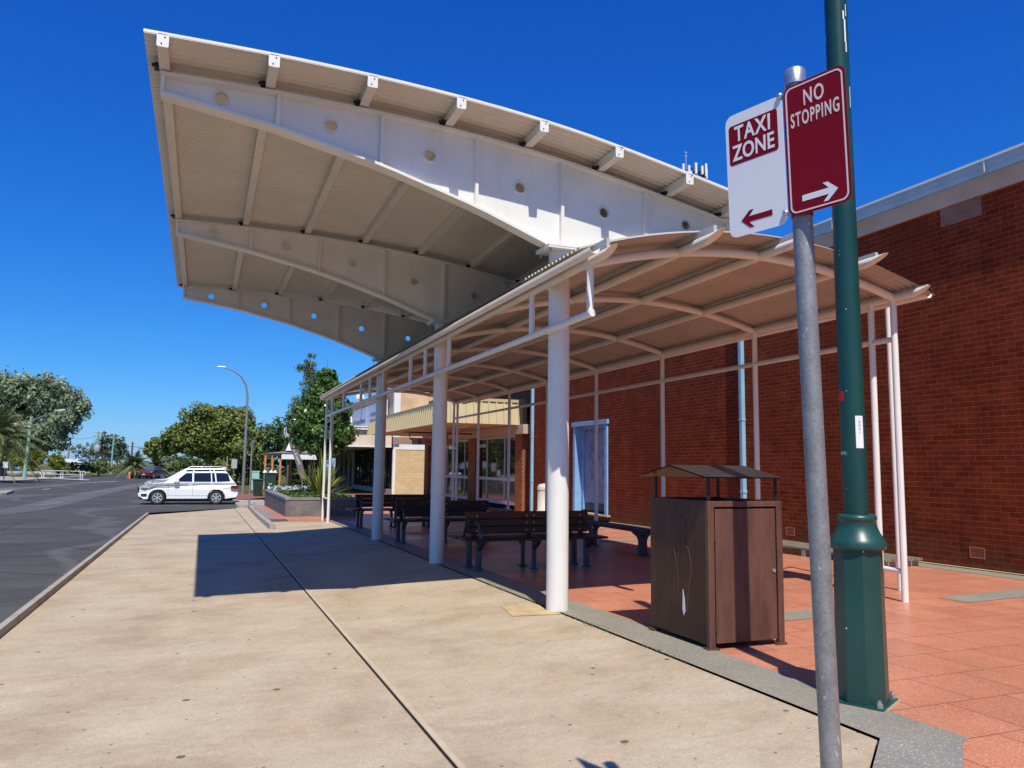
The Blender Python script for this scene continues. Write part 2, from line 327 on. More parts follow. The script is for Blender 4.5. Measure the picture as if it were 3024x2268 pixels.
M['lf_palm'] = leaf('LeafPalm', (0.064,0.090,0.026), (0.252,0.288,0.108), .15, .35); M['lf_flax'] = leaf('LeafFlax', (0.034,0.069,0.011), (0.414,0.437,0.081), .25, .35); M['lf_cover'] = leaf('LeafCover', (0.036,0.084,0.014), (0.120,0.204,0.036), .2); M['flower'] = None

# ------------------------------------------------------------------ the setting
OFF = [(-1.92,-.20),(1.48,-.135),(1.55,-.13),(2.1,-.14),(2.9,-.075),(4.0,0.0)]
def off(x):
    if x <= OFF[0][0]: return OFF[0][1]
    for (a, b), (c, d) in zip(OFF, OFF[1:]):
        if x <= c: return b + (d-b)*(x-a)/(c-a)
    return 0.0
def sheet(mb, xs, yn, yf, fz, nv=40):
    o = len(mb.v); nx = len(xs)
    for j in range(nv+1):
        for x in xs:
            y = yn(x) + (yf(x)-yn(x))*j/nv; mb.v.append(Vector((x, y, fz(x, y))))
    for j in range(nv):
        for i in range(nx-1):
            a = o+j*nx+i; mb.f.append([a, a+1, a+1+nx, a+nx]); mb.s.append(True); mb.m.append(0)
def lin(a, b, n): return [a+(b-a)*i/n for i in range(n+1)]
def strip(mb, rows, dz):                  # rows of (y, xl, xr)
    o = len(mb.v)
    for y, l, r in rows:
        for x in (l, r): mb.v.append(Vector((x, y, dz(x, y))))
    for j in range(len(rows)-1): a = o+2*j; mb.f.append([a, a+1, a+3, a+2]); mb.s.append(False); mb.m.append(0)

g = MB(); g.grid([-1500,-400,-100,0,100,400,1500], [-400,-60,0,46,150,400,1500], lambda x, y: zg(max(y,-60))-.28); struct('ground', g, M['dirt'])
rows = [(-60,-31,-2.02),(20,-24.6,-2.02),(34.97,-23.2,-1.98),(38.8,-22.8,1.5),(39.4,-22.7,1.66),(46,-22.1,1.66),(75,-19.5,1.66),(89,-18.3,.6),(107,-16.8,-1.5),(137,-14.3,-4.5),(180,-11.5,-7.5),(230,-9.5,-8.2)]
def dense(rows, st=4.0):
    out = []
    for (y0,a0,b0), (y1,a1,b1) in zip(rows, rows[1:]):
        n = max(1, int((y1-y0)/st))
        for i in range(n): t = i/n; out.append((y0+(y1-y0)*t, a0+(a1-a0)*t, b0+(b1-b0)*t))
    return out + [rows[-1]]
g = MB(); strip(g, dense(rows), lambda x, y: zr(y)); struct('road', g, M['asphalt'])
g = MB(); strip(g, dense([(34.5,-8.2,-6.9),(38,-7.9,-6.15),(44.1,-7.8,-6.05),(53.4,-7.7,-5.8),(71,-6.95,-5.3),(90,-5.9,-4.6)]), lambda x, y: zr(y)+.005)
strip(g, dense([(56,-15.0,-13.9),(69.1,-14.2,-12.3),(85.1,-11.9,-10.3)]), lambda x, y: zr(y)+.005); struct('road_patch', g, M['patch'])
g = MB()
for y0, y1, x0, w in ((86.2,95,-12.0,.0),): g.add([(-12.2,86,zr(90)+.03),(-11.6,87,zr(90)+.03),(-8.3,96,zr(90)+.03),(-8.9,95.6,zr(90)+.03)], [(0,1,2,3)])
g.add([(-11.1,66.9,zr(67)+.01),(-10.98,66.9,zr(67)+.01),(-10.86,69.3,zr(67)+.01),(-10.98,69.3,zr(67)+.01)], [(0,1,2,3)]); struct('road_marking', g, M['swhite'])
sl = MB(); sl.hexa([(-12.7,58.2,-.5),(-11.3,55.6,-.5),(-11.1,55.9,-.5),(-11.7,61.0,-.5),(-12.7,58.2,-.30),(-11.3,55.6,-.30),(-11.1,55.9,-.30),(-11.7,61.0,-.30)]); struct('traffic_island', sl, M['kerb'])
# concrete bus bay: two slabs either side of the drain joint
g = MB()
yfar = lambda x: 34.97 + (x+1.92)*1.11
sheet(g, [-1.92,-1.2,-.4,.4,1.1,1.492], lambda x: -14, yfar, lambda x, y: zg(y)+off(x), 60)
sheet(g, [1.514,1.8,2.1], lambda x: -14, lambda x: 39.4, lambda x, y: zg(y)+off(x), 60)
sheet(g, [2.1,2.6,2.9,3.4,3.98], lambda x: -14 if x < 2.4 else 3.78-(3.98-x)/1.286, lambda x: 24.6, lambda x, y: zg(y)+off(x), 60)
sheet(g, [2.14,2.9,3.98], lambda x: 24.6, lambda x: 26.0, lambda x, y: zg(y)+off(x)*(26-y)/1.4, 6)
struct('concrete_bay', g, M['concrete'])
g = MB(); sheet(g, [1.516,1.556], lambda x: -14, lambda x: 38.6, lambda x, y: zg(y)+off(x)+.004, 60); struct('joint_edge', g, paint('TrowelledEdge', (.50,.415,.30), .8, var=.12, sc=5, bump=.2))
g = MB(); sheet(g, [1.44,1.56], lambda x: -14, lambda x: 38.8, lambda x, y: zg(y)-.15, 30); sheet(g, [3.95,4.03], lambda x: 3.7, lambda x: 25.0, lambda x, y: zg(y)-.02, 30); struct('expansion_joint', g, M['gap'])
def kerb(mb, pts, w, top, bot):
    for (x0, y0), (x1, y1) in zip(pts, pts[1:]):
        mb.hexa([(x0,y0,zg(y0)+bot),(x0+w,y0,zg(y0)+bot),(x1+w,y1,zg(y1)+bot),(x1,y1,zg(y1)+bot),(x0+.02,y0,zg(y0)+top),(x0+w,y0,zg(y0)+top),(x1+w,y1,zg(y1)+top),(x1+.02,y1,zg(y1)+top)])
g = MB(); kerb(g, [(-2.03,y) for y in (-20,0,5,10,15,20,25,30,34.9)], .10, -.105, -.27); o = struct('edge_kerb', g, M['kerb'])
g = MB(); kerb(g, [(1.98,24.72),(1.98,28),(2.0,32),(2.05,36),(2.12,39.0)], .18, .003, -.26); struct('kerb', g, M['kerb'])
g = MB(); kerb(g, [(1.62,39.6),(1.66,46),(1.66,60),(1.66,75)], .16, .003, -.26); struct('kerb', g, M['kerb'])
g = MB(); kerb(g, [(-24.75,20),(-22.2,46),(-19.65,75),(-18.45,89),(-16.95,107),(-14.45,137),(-11.65,180)], .18, .02, -.26); struct('kerb', g, M['kerb'])
g = MB(); g.add([(x, y, zg(y)+off(x)+.006) for x, y in ((3.45,8.55),(3.97,8.3),(3.97,9.0),(3.55,9.2))], [(0,1,2,3)]); struct('concrete_patch', g, paint('SandPatch', (.52,.38,.20), .85, var=.2, sc=6))
# footpaths
pk = MB()
sheet(pk, [4.02,8.5,12.97], lambda x: 3.78, lambda x: 52.5, lambda x, y: zg(y), 40)
sheet(pk, [2.14,3.0,4.02], lambda x: 26.0, lambda x: 40.3, lambda x, y: zg(y), 20)
sheet(pk, [2.45,3.0,3.5,4.02], lambda x: -14, lambda x: 3.78-(4.02-x)/1.286, lambda x, y: zg(y)+off(x), 20)
sheet(pk, [4.02,8.5,12.97], lambda x: -14, lambda x: 3.78, lambda x, y: zg(y), 20)
struct('footpath', pk, M['pink'])
g = MB(); e = .005
sheet(g, [4.012,4.53], lambda x: 3.95, lambda x: 25.6, lambda x, y: zg(y)+e, 30)
sheet(g, [12.35,12.86], lambda x: -14, lambda x: 30.4, lambda x, y: zg(y)+e, 30)
P = lambda x, y: (x, y, zg(y)+off(x)+e)
for q in ([(4.6,7.1),(7.7,7.15),(8.1,7.62),(4.6,7.57)], [(9.4,7.35),(12.3,7.6),(12.3,8.1),(9.4,7.8)], [(5.2,20.2),(11.0,20.2),(11.0,20.7),(5.2,20.7)], [(8.9,16.6),(12.3,17.0),(12.3,17.6),(8.9,17.2)]): g.add([P(*p) for p in q], [(0,1,2,3)])
g.add([P(*p) for p in ((4.012,3.95),(4.012,3.79),(4.44,3.555),(4.56,3.60),(4.53,3.95))], [(0,1,2,3,4)])
sheet(g, [2.16,2.5], lambda x: 28.0, lambda x: 36.5, lambda x, y: zg(y)+e, 8)
struct('paving_border', g, M['greyt'])
g = MB(); g.add([tuple(Vector(P(*p))+Vector((0,0,.012))) for p in ((4.02,3.79),(3.56,3.43),(4.07,3.26),(4.42,3.54),(3.1,3.07),(3.55,2.82))], [(0,1,2,3),(1,4,5,2)]); struct('paving_border', g, M['greyl'])
g = MB(); sheet(g, [12.86,12.96], lambda x: -14, lambda x: 23.3, lambda x, y: zg(y)+.02, 20); struct('wall_apron', g, paint('YellowEdge', (.55,.47,.27), .8, var=.2))
g = MB(); g.add([(x, y, zg(y)+.006) for x, y in ((2.18,26.2),(2.72,26.5),(2.74,27.55),(2.2,27.5))], [(0,1,2,3)]); struct('drain_cover', g, paint('DrainIron', (.11,.075,.06), .7, var=.3, sc=8))
g = MB(); sheet(g, [1.70,2.5,3.3], lambda x: 39.02, lambda x: 46.3, lambda x, y: zg(y)+.002, 6); g.box(1.68,2.16,39.0,39.6,zg(39)-.3,zg(39.6)-.003); struct('path', g, M['kerb'])
g = MB(); sheet(g, [1.8,6,13], lambda x: 46.3 if x < 4 else 52.5, lambda x: 57.0, lambda x, y: zg(y)+.001, 6); struct('path', g, M['redpave'])
g = MB(); g.add([(1.82,57,-.37),(90,57,-.37),(200,400,-.37),(-7.3,400,-.37),(-8.0,230,-.37),(-7.2,180,-.37),(-4.2,137,-.37),(-1.3,107,-.37),(.8,89,-.37),(1.82,75,-.37)], [tuple(range(10))]); struct('verge', g, M['grass'])
g = MB(); L = [(-26,20),(-24.6,28),(-22.2,46),(-19.65,75),(-18.45,89),(-16.95,107),(-14.45,137),(-11.65,180),(-9.7,230),(-9.7,400)]
for (x0,y0), (x1,y1) in zip(L, L[1:]): g.add([(x0-400,y0,zg(y0)),(x0,y0,zg(y0)),(x1,y1,zg(y1)),(x1-400,y1,zg(y1))], [(0,1,2,3)])
struct('verge', g, M['grass'])
g = MB(); g.add([(-26,92,-.352),(-18.3,92,-.352),(-15.5,125,-.352),(-24,125,-.352)], [(0,1,2,3)]); struct('path', g, M['kerb'])

# ------------------------------------------------------------------ the big cantilever canopy
TY = (8.58, 13.73, 18.88); CX = 4.04
TOP = [(-.625,5.701),(.573,5.727),(1.736,5.706),(2.902,5.643),(4.06,5.522),(5.27,5.308),(6.605,5.043)]
BOT = [(-.619,5.48),(.561,5.315),(1.74,5.07),(2.89,4.74),(3.86,4.386),(4.24,4.386),(4.76,4.50),(5.6,4.70),(6.60,4.87)]
def interp(L, x):
    if x <= L[0][0]: (a, b), (c, d) = L[0], L[1]
    elif x >= L[-1][0]: (a, b), (c, d) = L[-2], L[-1]
    else: (a, b), (c, d) = next((p, q) for p, q in zip(L, L[1:]) if x <= q[0])
    return b + (d-b)*(x-a)/(c-a)
def smooth_top(x):                         # smooth parabola-like curve through TOP
    h = .6; return (interp(TOP, x-h)+2*interp(TOP, x)+interp(TOP, x+h))/4 + .012
dzy = lambda y: -.0079*(y-8.58)
can = thing('bus_canopy', 'tall cream cantilever canopy on three thick white columns reaching over the bus bay', 'canopy', (CX, 8.58, zg(8.58)))
xs = lin(-.765, 6.78, 26); ny = int((19.42-8.02)/.025); ys = lin(8.02, 8.02+.025*ny, ny)
prof = [-1, -1, 1, 1]
g = MB(); g.grid(xs, ys, lambda x, y: smooth_top(x)+dzy(y)+.145+.018*prof[int(round((y-8.02)/.025)) % 4], False, True)
g.grid(xs, ys, lambda x, y: smooth_top(x)+dzy(y)+.149+.018*prof[int(round((y-8.02)/.025)) % 4], False)
g.build('roof_sheet', M['roofw'], can)
g = MB()
for i in range(26): g.bar((xs[i],8.012,smooth_top(xs[i])+.153), (xs[i+1],8.012,smooth_top(xs[i+1])+.153), .012, .028)
g.build('edge_flashing', M['white'], can)
for px in (-.587,.475,1.508,2.528,3.563,4.584,5.609,6.48):
    z0 = smooth_top(px)
    p = MB().hexa([(px-.05,8.02,z0+.02),(px+.05,8.02,z0+.02),(px+.05,19.38,z0+.02+dzy(19.38)),(px-.05,19.38,z0+.02+dzy(19.38)),(px-.05,8.02,z0+.132),(px+.05,8.02,z0+.132),(px+.05,19.38,z0+.132+dzy(19.38)),(px-.05,19.38,z0+.132+dzy(19.38))]).build('purlin', M['offw'], can)
    q = MB(); q.plate([rrect(px-.056,px+.056,z0+.012,z0+.146,.018)], XZ(8.012), 0, .006); q.build('end_plate', M['white'], p)
    for u, w in ((px+.018,z0+.115),(px-.012,z0+.045)):
        q = MB(); q.plate([circ(u, w, .0075, 10)], XZ(8.004), 0, .003); q.build('bolt', M['bolt'], p)  # dark discs stand in for the shade of open bolt holes
    for y in TY:
        q = MB(); d = dzy(y); q.box(px-.10, px-.05, y-.13, y-.02, z0+.018+d, z0+.06+d); q.build('cleat', M['bolt'], p)
        MB().tube((px-.125,y-.09,z0+.045+d),(px-.1,y-.09,z0+.045+d),.018, n=6).build('bolt', M['bolt'], p)
HOLES = [(-.017,5.564),(1.158,5.465),(2.322,5.304),(3.483,5.087),(4.665,4.93),(5.92,4.93)]
tp = [(x, smooth_top(x)-.02) for x in lin(-.62, 6.6, 24)]
bt = [(x, interp(BOT, x)+.005) for x in lin(-.615, 3.86, 16)] + BOT[5:]
for y in TY:
    d = dzy(y); mv = lambda L: [(u, v+d) for u, v in L]
    w = MB(); w.plate([mv(tp[::-1]+bt)] + [mv(circ(hx, hz, .068, 24)) for hx, hz in HOLES], XZ(y), -.006, .006)
    w = w.build('truss', M['white'], can)
    for nm, L, up in (('top_flange', tp, 1), ('bottom_flange', bt, 0)):
        q = MB(); L2 = mv(L); n = len(L2); o = 0
        for s0 in (-.09, .09):
            for zz in (-.017, .017):
                q.v += [Vector((a, y+s0, b+zz)) for a, b in L2]
        for i in range(n-1):
            A, B, Cc, D = i, n+i, 2*n+i, 3*n+i
            for f in ((A,A+1,B+1,B),(Cc,D,D+1,Cc+1),(A,Cc,Cc+1,A+1),(B,B+1,D+1,D)): q.f.append(list(f)); q.s.append(False); q.m.append(0)
        for i, fl in ((0,0),(n-1,1)):
            f = [i, n+i, 3*n+i, 2*n+i]; q.f.append(f[::-1] if fl else f); q.s.append(False); q.m.append(0)
        q.build(nm, M['white'], w)
    for sx in (-.60,.573,1.736,2.902,4.05,5.27,6.58):
        a, b = interp(BOT, sx)+d+.02, smooth_top(sx)+d-.04; MB().box(sx-.02, sx+.02, y-.075, y+.075, a, b).build('stiffener', M['white'], w)
    for hx, hz in HOLES:
        q = MB(); n = 24; rings = []
        for rr, yy in ((.078,-.03),(.078,.03),(.066,.03),(.066,-.03)): rings.append([Vector((hx+rr*math.cos(2*math.pi*k/n), y+yy, hz+d+rr*math.sin(2*math.pi*k/n))) for k in range(n)])
        q.v = [p for r_ in rings for p in r_]
        for i in range(4):
            for k in range(n): a, b = i*n+k, i*n+(k+1) % n; c, e2 = ((i+1) % 4)*n+(k+1) % n, ((i+1) % 4)*n+k; q.f.append([a, e2, c, b]); q.s.append(i in (0, 2)); q.m.append(0)
        q.build('ring_sleeve', M['offw'], w)
    c = MB().lathe(CX, y, [(.133,zg(y)-.05),(.133,4.33+d)], 36).build('column', M['white'], can)
    q = MB().box(CX-.24,CX+.24,y-.2,y+.2,4.325+d,4.348+d).box(CX-.24,CX+.24,y-.2,y+.2,4.352+d,4.372+d); q.build('cap_plate', M['white'], c, .003)
    for sx in (-.19,.19):
        for sy in (-.15,.15): MB().lathe(CX+sx, y+sy, [(.024,4.31+d),(.024,4.325+d)], 6, smooth=False).lathe(CX+sx, y+sy, [(.011,4.275+d),(.011,4.31+d)], 8).build('bolt', M['zinc'], c)
    for z in (3.305, 3.87): MB().tube((3.84,y,z),(3.92,y,z),.035).build('bracket', M['white'], c)

# ------------------------------------------------------------------ the low barrel-roofed waiting shelter
sh = thing('waiting_shelter', 'long low waiting shelter with curved brown roof sheet on thin cream pipes', 'shelter', (6.3, 17.5, zg(17.5)))
ribz = lambda x: 4.32 - .064*(x-6.4)**2
rfz = lambda x: 4.452 - .066*(x-6.3)**2
xs = lin(3.66, 8.93, 24); ny = int((27.3-7.24)/.025); ys = lin(7.24, 7.24+.025*ny, ny)
g = MB(); g.grid(xs, ys, lambda x, y: rfz(x)+.016*prof[int(round((y-7.24)/.025)) % 4], False, True); g.grid(xs, ys, lambda x, y: rfz(x)+.004+.016*prof[int(round((y-7.24)/.025)) % 4], False)
g.build('roof_sheet', M['roofb'], sh)
for y in (7.66,10.53,13.39,16.25,19.08,21.9,24.74,27.15):
    MB().path([(x, y, ribz(x)) for x in lin(3.86, 8.64, 18)], .056, 12).build('rib', M['offw'], sh)
for x, r, cut in ((5.2,.058,3.2),(6.4,.058,3.2),(7.6,.058,3.2)):
    p = MB().path([(x,6.78,ribz(x)),(x,27.25,ribz(x))], r, 16, cut0=cut).build('purlin', M['offw'], sh)
    MB().box(x-.022,x+.022,6.95,27.2,ribz(x)+r+.002,rfz(x)-.012).build('batten', M['alu'], p)
p = MB().path([(3.84,6.78,3.885),(3.84,26.9,3.885)], .052, 16, cut0=3).build('front_beam', M['offw'], sh)
MB().box(3.82,3.86,6.95,26.8,3.942,rfz(3.84)-.012).build('batten', M['alu'], p)
p = MB().path([(8.65,7.08,4.0),(8.65,27.6,4.0)], .055, 16, cut0=2.5).build('back_beam', M['offw'], sh)
MB().box(8.63,8.67,7.12,27.2,4.052,rfz(8.65)-.018).build('batten', M['alu'], p)
def gutter(x, z, y0, y1, r=.062):
    q = MB(); n = 10
    for y in (y0, y1):
        for rr in (r, r-.004):
            for k in range(n+1): a = math.pi+math.pi*k/n; q.v.append(Vector((x+rr*math.cos(a), y, z+rr*math.sin(a))))
    m = n+1
    for k in range(n):
        for A, B, fl in ((0,2*m,0),(m,3*m,1)):
            f = [A+k, A+k+1, B+k+1, B+k]; q.f.append(f if fl else f[::-1]); q.s.append(True); q.m.append(0)
        for A in (0, 2*m): q.f.append([A+k, A+k+1, A+m+k+1, A+m+k]); q.s.append(False); q.m.append(0)
    return q
gutter(3.695, 3.925, 6.98, 27.0).build('gutter', M['offw'], sh); gutter(8.93, 4.02, 7.34, 27.3).build('gutter', M['offw'], sh)
MB().path([(3.84,7.30,3.305),(3.84,26.8,3.305)], .042, 14).build('rail', M['white'], sh)
for y in (7.36,8.62+.35,12.58,13.95+.15,15.23,17.81,19.35,20.54,23.27): MB().tube((3.84,y,3.30),(3.84,y,3.845),.040).build('hanger', M['white'], sh)
for y in (7.67,8.05,10.53,13.39,16.25,19.08,21.9,24.74,27.1,27.53): MB().tube((8.65,y,zg(y)-.03),(8.65,y,3.975),.044).build('post', M['white'], sh)
MB().tube((9.46,8.46,zg(8.46)-.03),(9.43,8.46,4.16),.038).build('post', M['white'], sh)
MB().tube((8.65,8.2,4.03),(9.43,8.46,4.13),.03).build('bracket', M['offw'], sh)
MB().path([(8.65,7.70,3.43),(8.65,27.5,3.43)], .038, 12).build('rail', M['offw'], sh)
MB().tube((8.65,7.68,.33),(8.65,8.04,.33),.036).build('rail', M['white'], sh)
for x, y in ((3.84,25.5),(3.84,26.7),(4.0,26.3)): MB().tube((x,y,zg(y)-.03),(x,y,3.85),.044 if x < 3.9 else .03).build('post', M['white'], sh)
MB().tube((3.84,25.5,.55),(3.84,26.7,.55),.03).build('rail', M['white'], sh)

# ------------------------------------------------------------------ red brick building
WX = 12.95
bb = thing('brick_building', 'long red brick building with pale blue gutter, downpipes and a peeling blue double door', 'building', (WX, 12, zg(12)))
g = MB()
g.box(WX,22,-8,23.62,-.6,6.68).box(WX,22,25.92,30.0,-.6,6.68).box(WX,22,23.62,25.92,3.20,6.68).box(WX,22,23.62,25.92,-.6,.02).box(WX+.34,22,23.62,25.92,.02,3.2)
g.build('wall', M['brick'], bb)
g = MB().box(WX-.05,22.1,-8.05,30.05,6.681,6.985); g.build('render_band', M['render'], bb)
ro = MB().hexa([(WX-.22,-8.2,7.23),(17.5,-8.2,9.3),(17.5,30.2,9.3),(WX-.22,30.2,7.23),(WX-.22,-8.2,7.27),(17.5,-8.2,9.34),(17.5,30.2,9.34),(WX-.22,30.2,7.27)]).build('roof', M['bluem'], bb)
gp = [(WX-.055,6.99),(WX-.16,6.99),(WX-.185,7.05),(WX-.19,7.12),(WX-.225,7.16),(WX-.225,7.222),(WX-.055,7.222)]
g = MB(); g.plate([gp[::-1]], Matrix(((1,0,0,0),(0,0,-1,0),(0,1,0,0),(0,0,0,1))), -30.1, 8.1); g.build('gutter', M['bluem'], bb)
g = MB()
for y0 in (12.8, 9.2, 5.4): g.box(WX-.236, WX-.226, y0, y0+.02, 7.0, 7.23)
g.box(WX-.24,WX-.226,-8,30.1,7.212,7.245); g.build('gutter_lip', M['white'], bb)
for y, b in ((16.22,0),(29.93,1)):
    g = MB().box(WX-.13,WX-.015,y-.06,y+.06,zg(y)+.02,6.985); g.box(WX-.137,WX-.008,y-.072,y+.072,1.05,1.13).box(WX-.137,WX-.008,y-.072,y+.072,2.9,2.96)
    g.build('downpipe', M['bluem'], bb, .012)
d = MB().box(WX-.06,WX+.336,25.90,26.08,.06,3.18).box(WX-.06,WX+.336,23.46,23.64,.06,3.18).box(WX-.09,WX+.336,23.40,26.14,3.183,3.34).box(WX+.20,WX+.33,25.72,25.898,.13,3.18).box(WX+.20,WX+.33,23.642,23.70,.13,3.18).box(WX+.20,WX+.33,23.702,25.718,3.08,3.18).build('door', M['bluef'], bb, .008)
for y0, y1 in ((23.71,24.68),(24.70,25.71)): MB().box(WX+.27,WX+.31,y0,y1,.40,3.075).build('leaf', M['bluedoor'], d)
MB().box(WX+.26,WX+.32,23.71,25.71,.135,.385).build('kick_board', M['dkdoor'], d)
MB().box(WX-.14,WX+.2,23.3,26.2,-.0,.055).build('sill', M['stone'], d, .01)
text('graffiti', 'SR', .16, M['greyink'], d, YZ(WX+.268) @ Matrix.Translation((-25.2,1.62,0)), extrude=.001, shear=.3)
for y in (9.9, 14.65):
    f = MB().box(WX-.006,WX+.03,y-.15,y+.15,.12,.15).box(WX-.006,WX+.03,y-.15,y+.15,.29,.32).box(WX-.006,WX+.03,y-.15,y-.12,.15,.29).box(WX-.006,WX+.03,y+.12,y+.15,.15,.29)
    for i in range(1,6): f.box(WX-.004,WX+.02,y-.12+.24*i/6-.005,y-.12+.24*i/6+.005,.15,.29)
    for i in range(1,4): f.box(WX-.005,WX+.02,y-.12,y+.12,.15+.14*i/4-.005,.15+.14*i/4+.005)
    f = f.build('air_vent', paint('Terracotta', (.42,.13,.06), .8, var=.2), bb); MB().box(WX-.002,WX+.01,y-.118,y+.118,.152,.288).build('vent_hole', M['black'], f)
MB().box(WX-.012,WX+.01,9.46,10.3,6.32,6.675).build('render_patch', paint('BrownRender', (.24,.145,.10), .9, var=.25, sc=4), bb)
# ------------------------------------------------------------------ corner shop
sp = thing('corner_shop', 'orange brick shop with a cream ribbed awning and tall aluminium windows', 'shop', (12.95, 38, zg(38)))
g = MB().box(13.4,20,30.5,46.9,4.0,5.5); g.build('wall', M['dbrick'], sp)
MB().box(13.1,20.2,30.3,47.1,5.5,5.75).build('roof', M['vroof'], sp)
MB().box(12.98,19.8,30.06,30.45,-.6,5.5).build('wall', M['dbrick'], sp)
MB().box(13.15,13.27,30.75,30.87,0,3.2).build('downpipe', paint('BrownPipe', (.22,.12,.05), .5), sp)
for y0, y1 in ((30.95,31.75),(37.2,38.3),(46.0,46.85)): MB().box(12.85,13.6,y0,y1,-.6,3.098).build('pillar', M['obrick'], sp)
MB().box(12.7,13.5,30.5,46.9,3.10,3.498).build('lintel_beam', M['soffit'], sp)
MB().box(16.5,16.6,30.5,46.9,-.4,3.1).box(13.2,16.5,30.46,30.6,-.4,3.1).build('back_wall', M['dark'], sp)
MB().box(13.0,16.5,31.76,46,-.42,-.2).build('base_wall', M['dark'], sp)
def shopwin(y0, y1, mull, trans=(1.10,), z1=3.098, z0=-.05):
    f = MB().box(13.02,13.12,y0,y0+.09,z0,z1).box(13.02,13.12,y1-.09,y1,z0,z1).box(13.022,13.118,y0+.09,y1-.09,z0,z0+.16).box(13.022,13.118,y0+.09,y1-.09,z1-.10,z1)
    for m in mull: f.box(13.02,13.12,m-.045,m+.045,z0+.16,z1-.1)
    ed = [y0+.09] + [q for m in mull for q in (m-.045, m+.045)] + [y1-.09]
    for t in trans:
        for a, b in zip(ed[::2], ed[1::2]): f.box(13.024,13.116,a,b,t-.07,t+.07)
    f = f.build('window_frame', M['alu'], sp); MB().box(13.06,13.075,y0+.05,y1-.05,z0+.1,z1-.05).build('pane', M['glass'], f)
shopwin(31.76,37.19,(33.5,35.9)); shopwin(38.31,40.9,(39.4,)); shopwin(40.91,45.99,(42.6,44.3))
MB().box(12.98,13.02,36.0,37.1,2.62,2.78).build('notice_strip', M['alu'], sp)
for y, s in ((38.6,'8'),(36.6,'9')): text('shop_number', s, .26, M['ink'], sp, YZ(12.965) @ Matrix.Translation((-y, 2.70, 0)))
aw = MB()                                   # ribbed awning fascia: flared ribs along the street face and the near end
ribp = []
yy = 31.2
while yy < 47.4:
    ribp += [(yy, 0), (yy+.17, 0), (yy+.19, -.10), (yy+.29, -.10), (yy+.31, 0)]; yy += .40
for (a, p), (b, q) in zip(ribp, ribp[1:]):
    aw.add([(9.50+p-.10,a,3.50),(9.50+q-.10,b,3.50),(9.50+q+.05,b,4.36),(9.50+p+.05,a,4.36)], [(0,3,2,1)])
ribx = []; xx = 9.36
while xx < 12.75: ribx += [(xx, 0), (xx+.24, 0), (xx+.26, -.05), (xx+.32, -.05), (xx+.34, 0)]; xx += .345
for (a, p), (b, q) in zip(ribx, ribx[1:]): aw.add([(a,31.18+p-.10,3.49),(b,31.18+q-.10,3.49),(b+.02,31.18+q+.08,4.46),(a+.02,31.18+p+.08,4.46)], [(0,1,2,3)])
aw = aw.build('awning', M['cream'], sp)
MB().box(9.46,9.62,31.3,47.4,4.365,4.47).build('capping', M['cream'], aw); MB().box(9.5,12.8,31.2,31.32,4.47,4.60).build('capping', M['cream'], aw)
MB().box(9.58,12.95,31.34,47.3,3.52,3.56).build('soffit', M['soffit'], aw); MB().box(9.6,13.4,31.34,47.3,4.3,4.36).build('deck', M['vroof'], aw)
MB().box(12.76,12.96,30.7,31.25,3.45,4.62).build('end_panel', M['black'], aw)
MB().box(11.2,11.32,33.6,35.0,3.47,3.52).build('tube_light', M['white'], aw)
hs = thing('hanging_sign', 'brown shop sign with a dark hand emblem hanging under the cream awning', 'sign', (10.0, 37, 2.69))
h = MB().box(8.53,11.54,36.96,37.04,2.70,3.04).build('board', M['taupe'], hs)
for x in (8.5,11.54): MB().box(x,x+.03,36.95,37.05,2.68,3.06).build('end_cap', M['black'], hs)
MB().box(9.1,12.6,36.97,37.03,3.27,3.33).build('hanger', M['black'], hs)
for x in (9.35,11.3): MB().box(x,x+.04,36.985,37.015,3.045,3.275).build('hanger_rod', M['black'], hs)
hand = [(-.05,-.13),(.05,-.13),(.075,-.05),(.10,-.02),(.085,.0),(.065,-.02),(.06,.10),(.04,.10),(.035,.02),(.02,.02),(.018,.14),(-.002,.14),(-.005,.02),(-.02,.02),(-.025,.12),(-.045,.12),(-.045,.02),(-.055,.02),(-.062,.07),(-.078,.07),(-.08,-.04)]
hm = MB(); hm.plate([[(u+9.88,v+2.86) for u, v in hand], circ(9.875,2.80,.02,10)], XZ(36.955), 0, .004); hm.build('hand_emblem', M['teal'], h)
text('lettering', 'Sandara', .24, M['black'], h, XZ(36.953) @ Matrix.Translation((10.55,2.87,0)), sx=1.05, shear=.25, extrude=.002)
# ------------------------------------------------------------------ office building beyond the lane
of = thing('office_building', 'pale two-storey corner office with a stained awning and a blue-white signboard', 'building', (12.4, 66, -.37))
MB().box(12.4,22,53.6,80,3.25,7.1).build('wall', M['ochre'], of); MB().box(12.72,22,53.6,80,-.6,3.25).build('wall', M['dark'], of)
w = MB().box(12.55,17.5,53.42,53.598,-.4,2.80).build('end_wall', M['cblock'], of)
MB().box(12.4,17.5,53.39,53.6,2.803,3.25).box(12.36,12.548,53.39,53.6,-.4,2.80).build('painted_band', M['white'], w)
text('painted_numbers', '7-45', .34, M['pinkw'], w, XZ(53.415) @ Matrix.Translation((13.0,.15,0)), sx=1.1, extrude=.002)
MB().box(12.3,12.75,53.2,53.59,3.26,7.3).box(12.28,12.6,70.2,70.6,4.3,7.3).box(12.25,22,53.5,80.1,7.1,7.3).build('pilaster', M['white'], of)
MB().box(12.76,17.5,53.3,53.59,4.3,4.95).build('shingle_band', M['render'], of)
a = MB().hexa([(9.0,54.0,2.98),(12.4,54.0,2.98),(12.4,80,2.98),(9.0,80,2.98),(9.75,54.2,4.15),(12.4,54.2,4.15),(12.4,80,4.15),(9.75,80,4.15)]).build('awning', M['awn'], of)
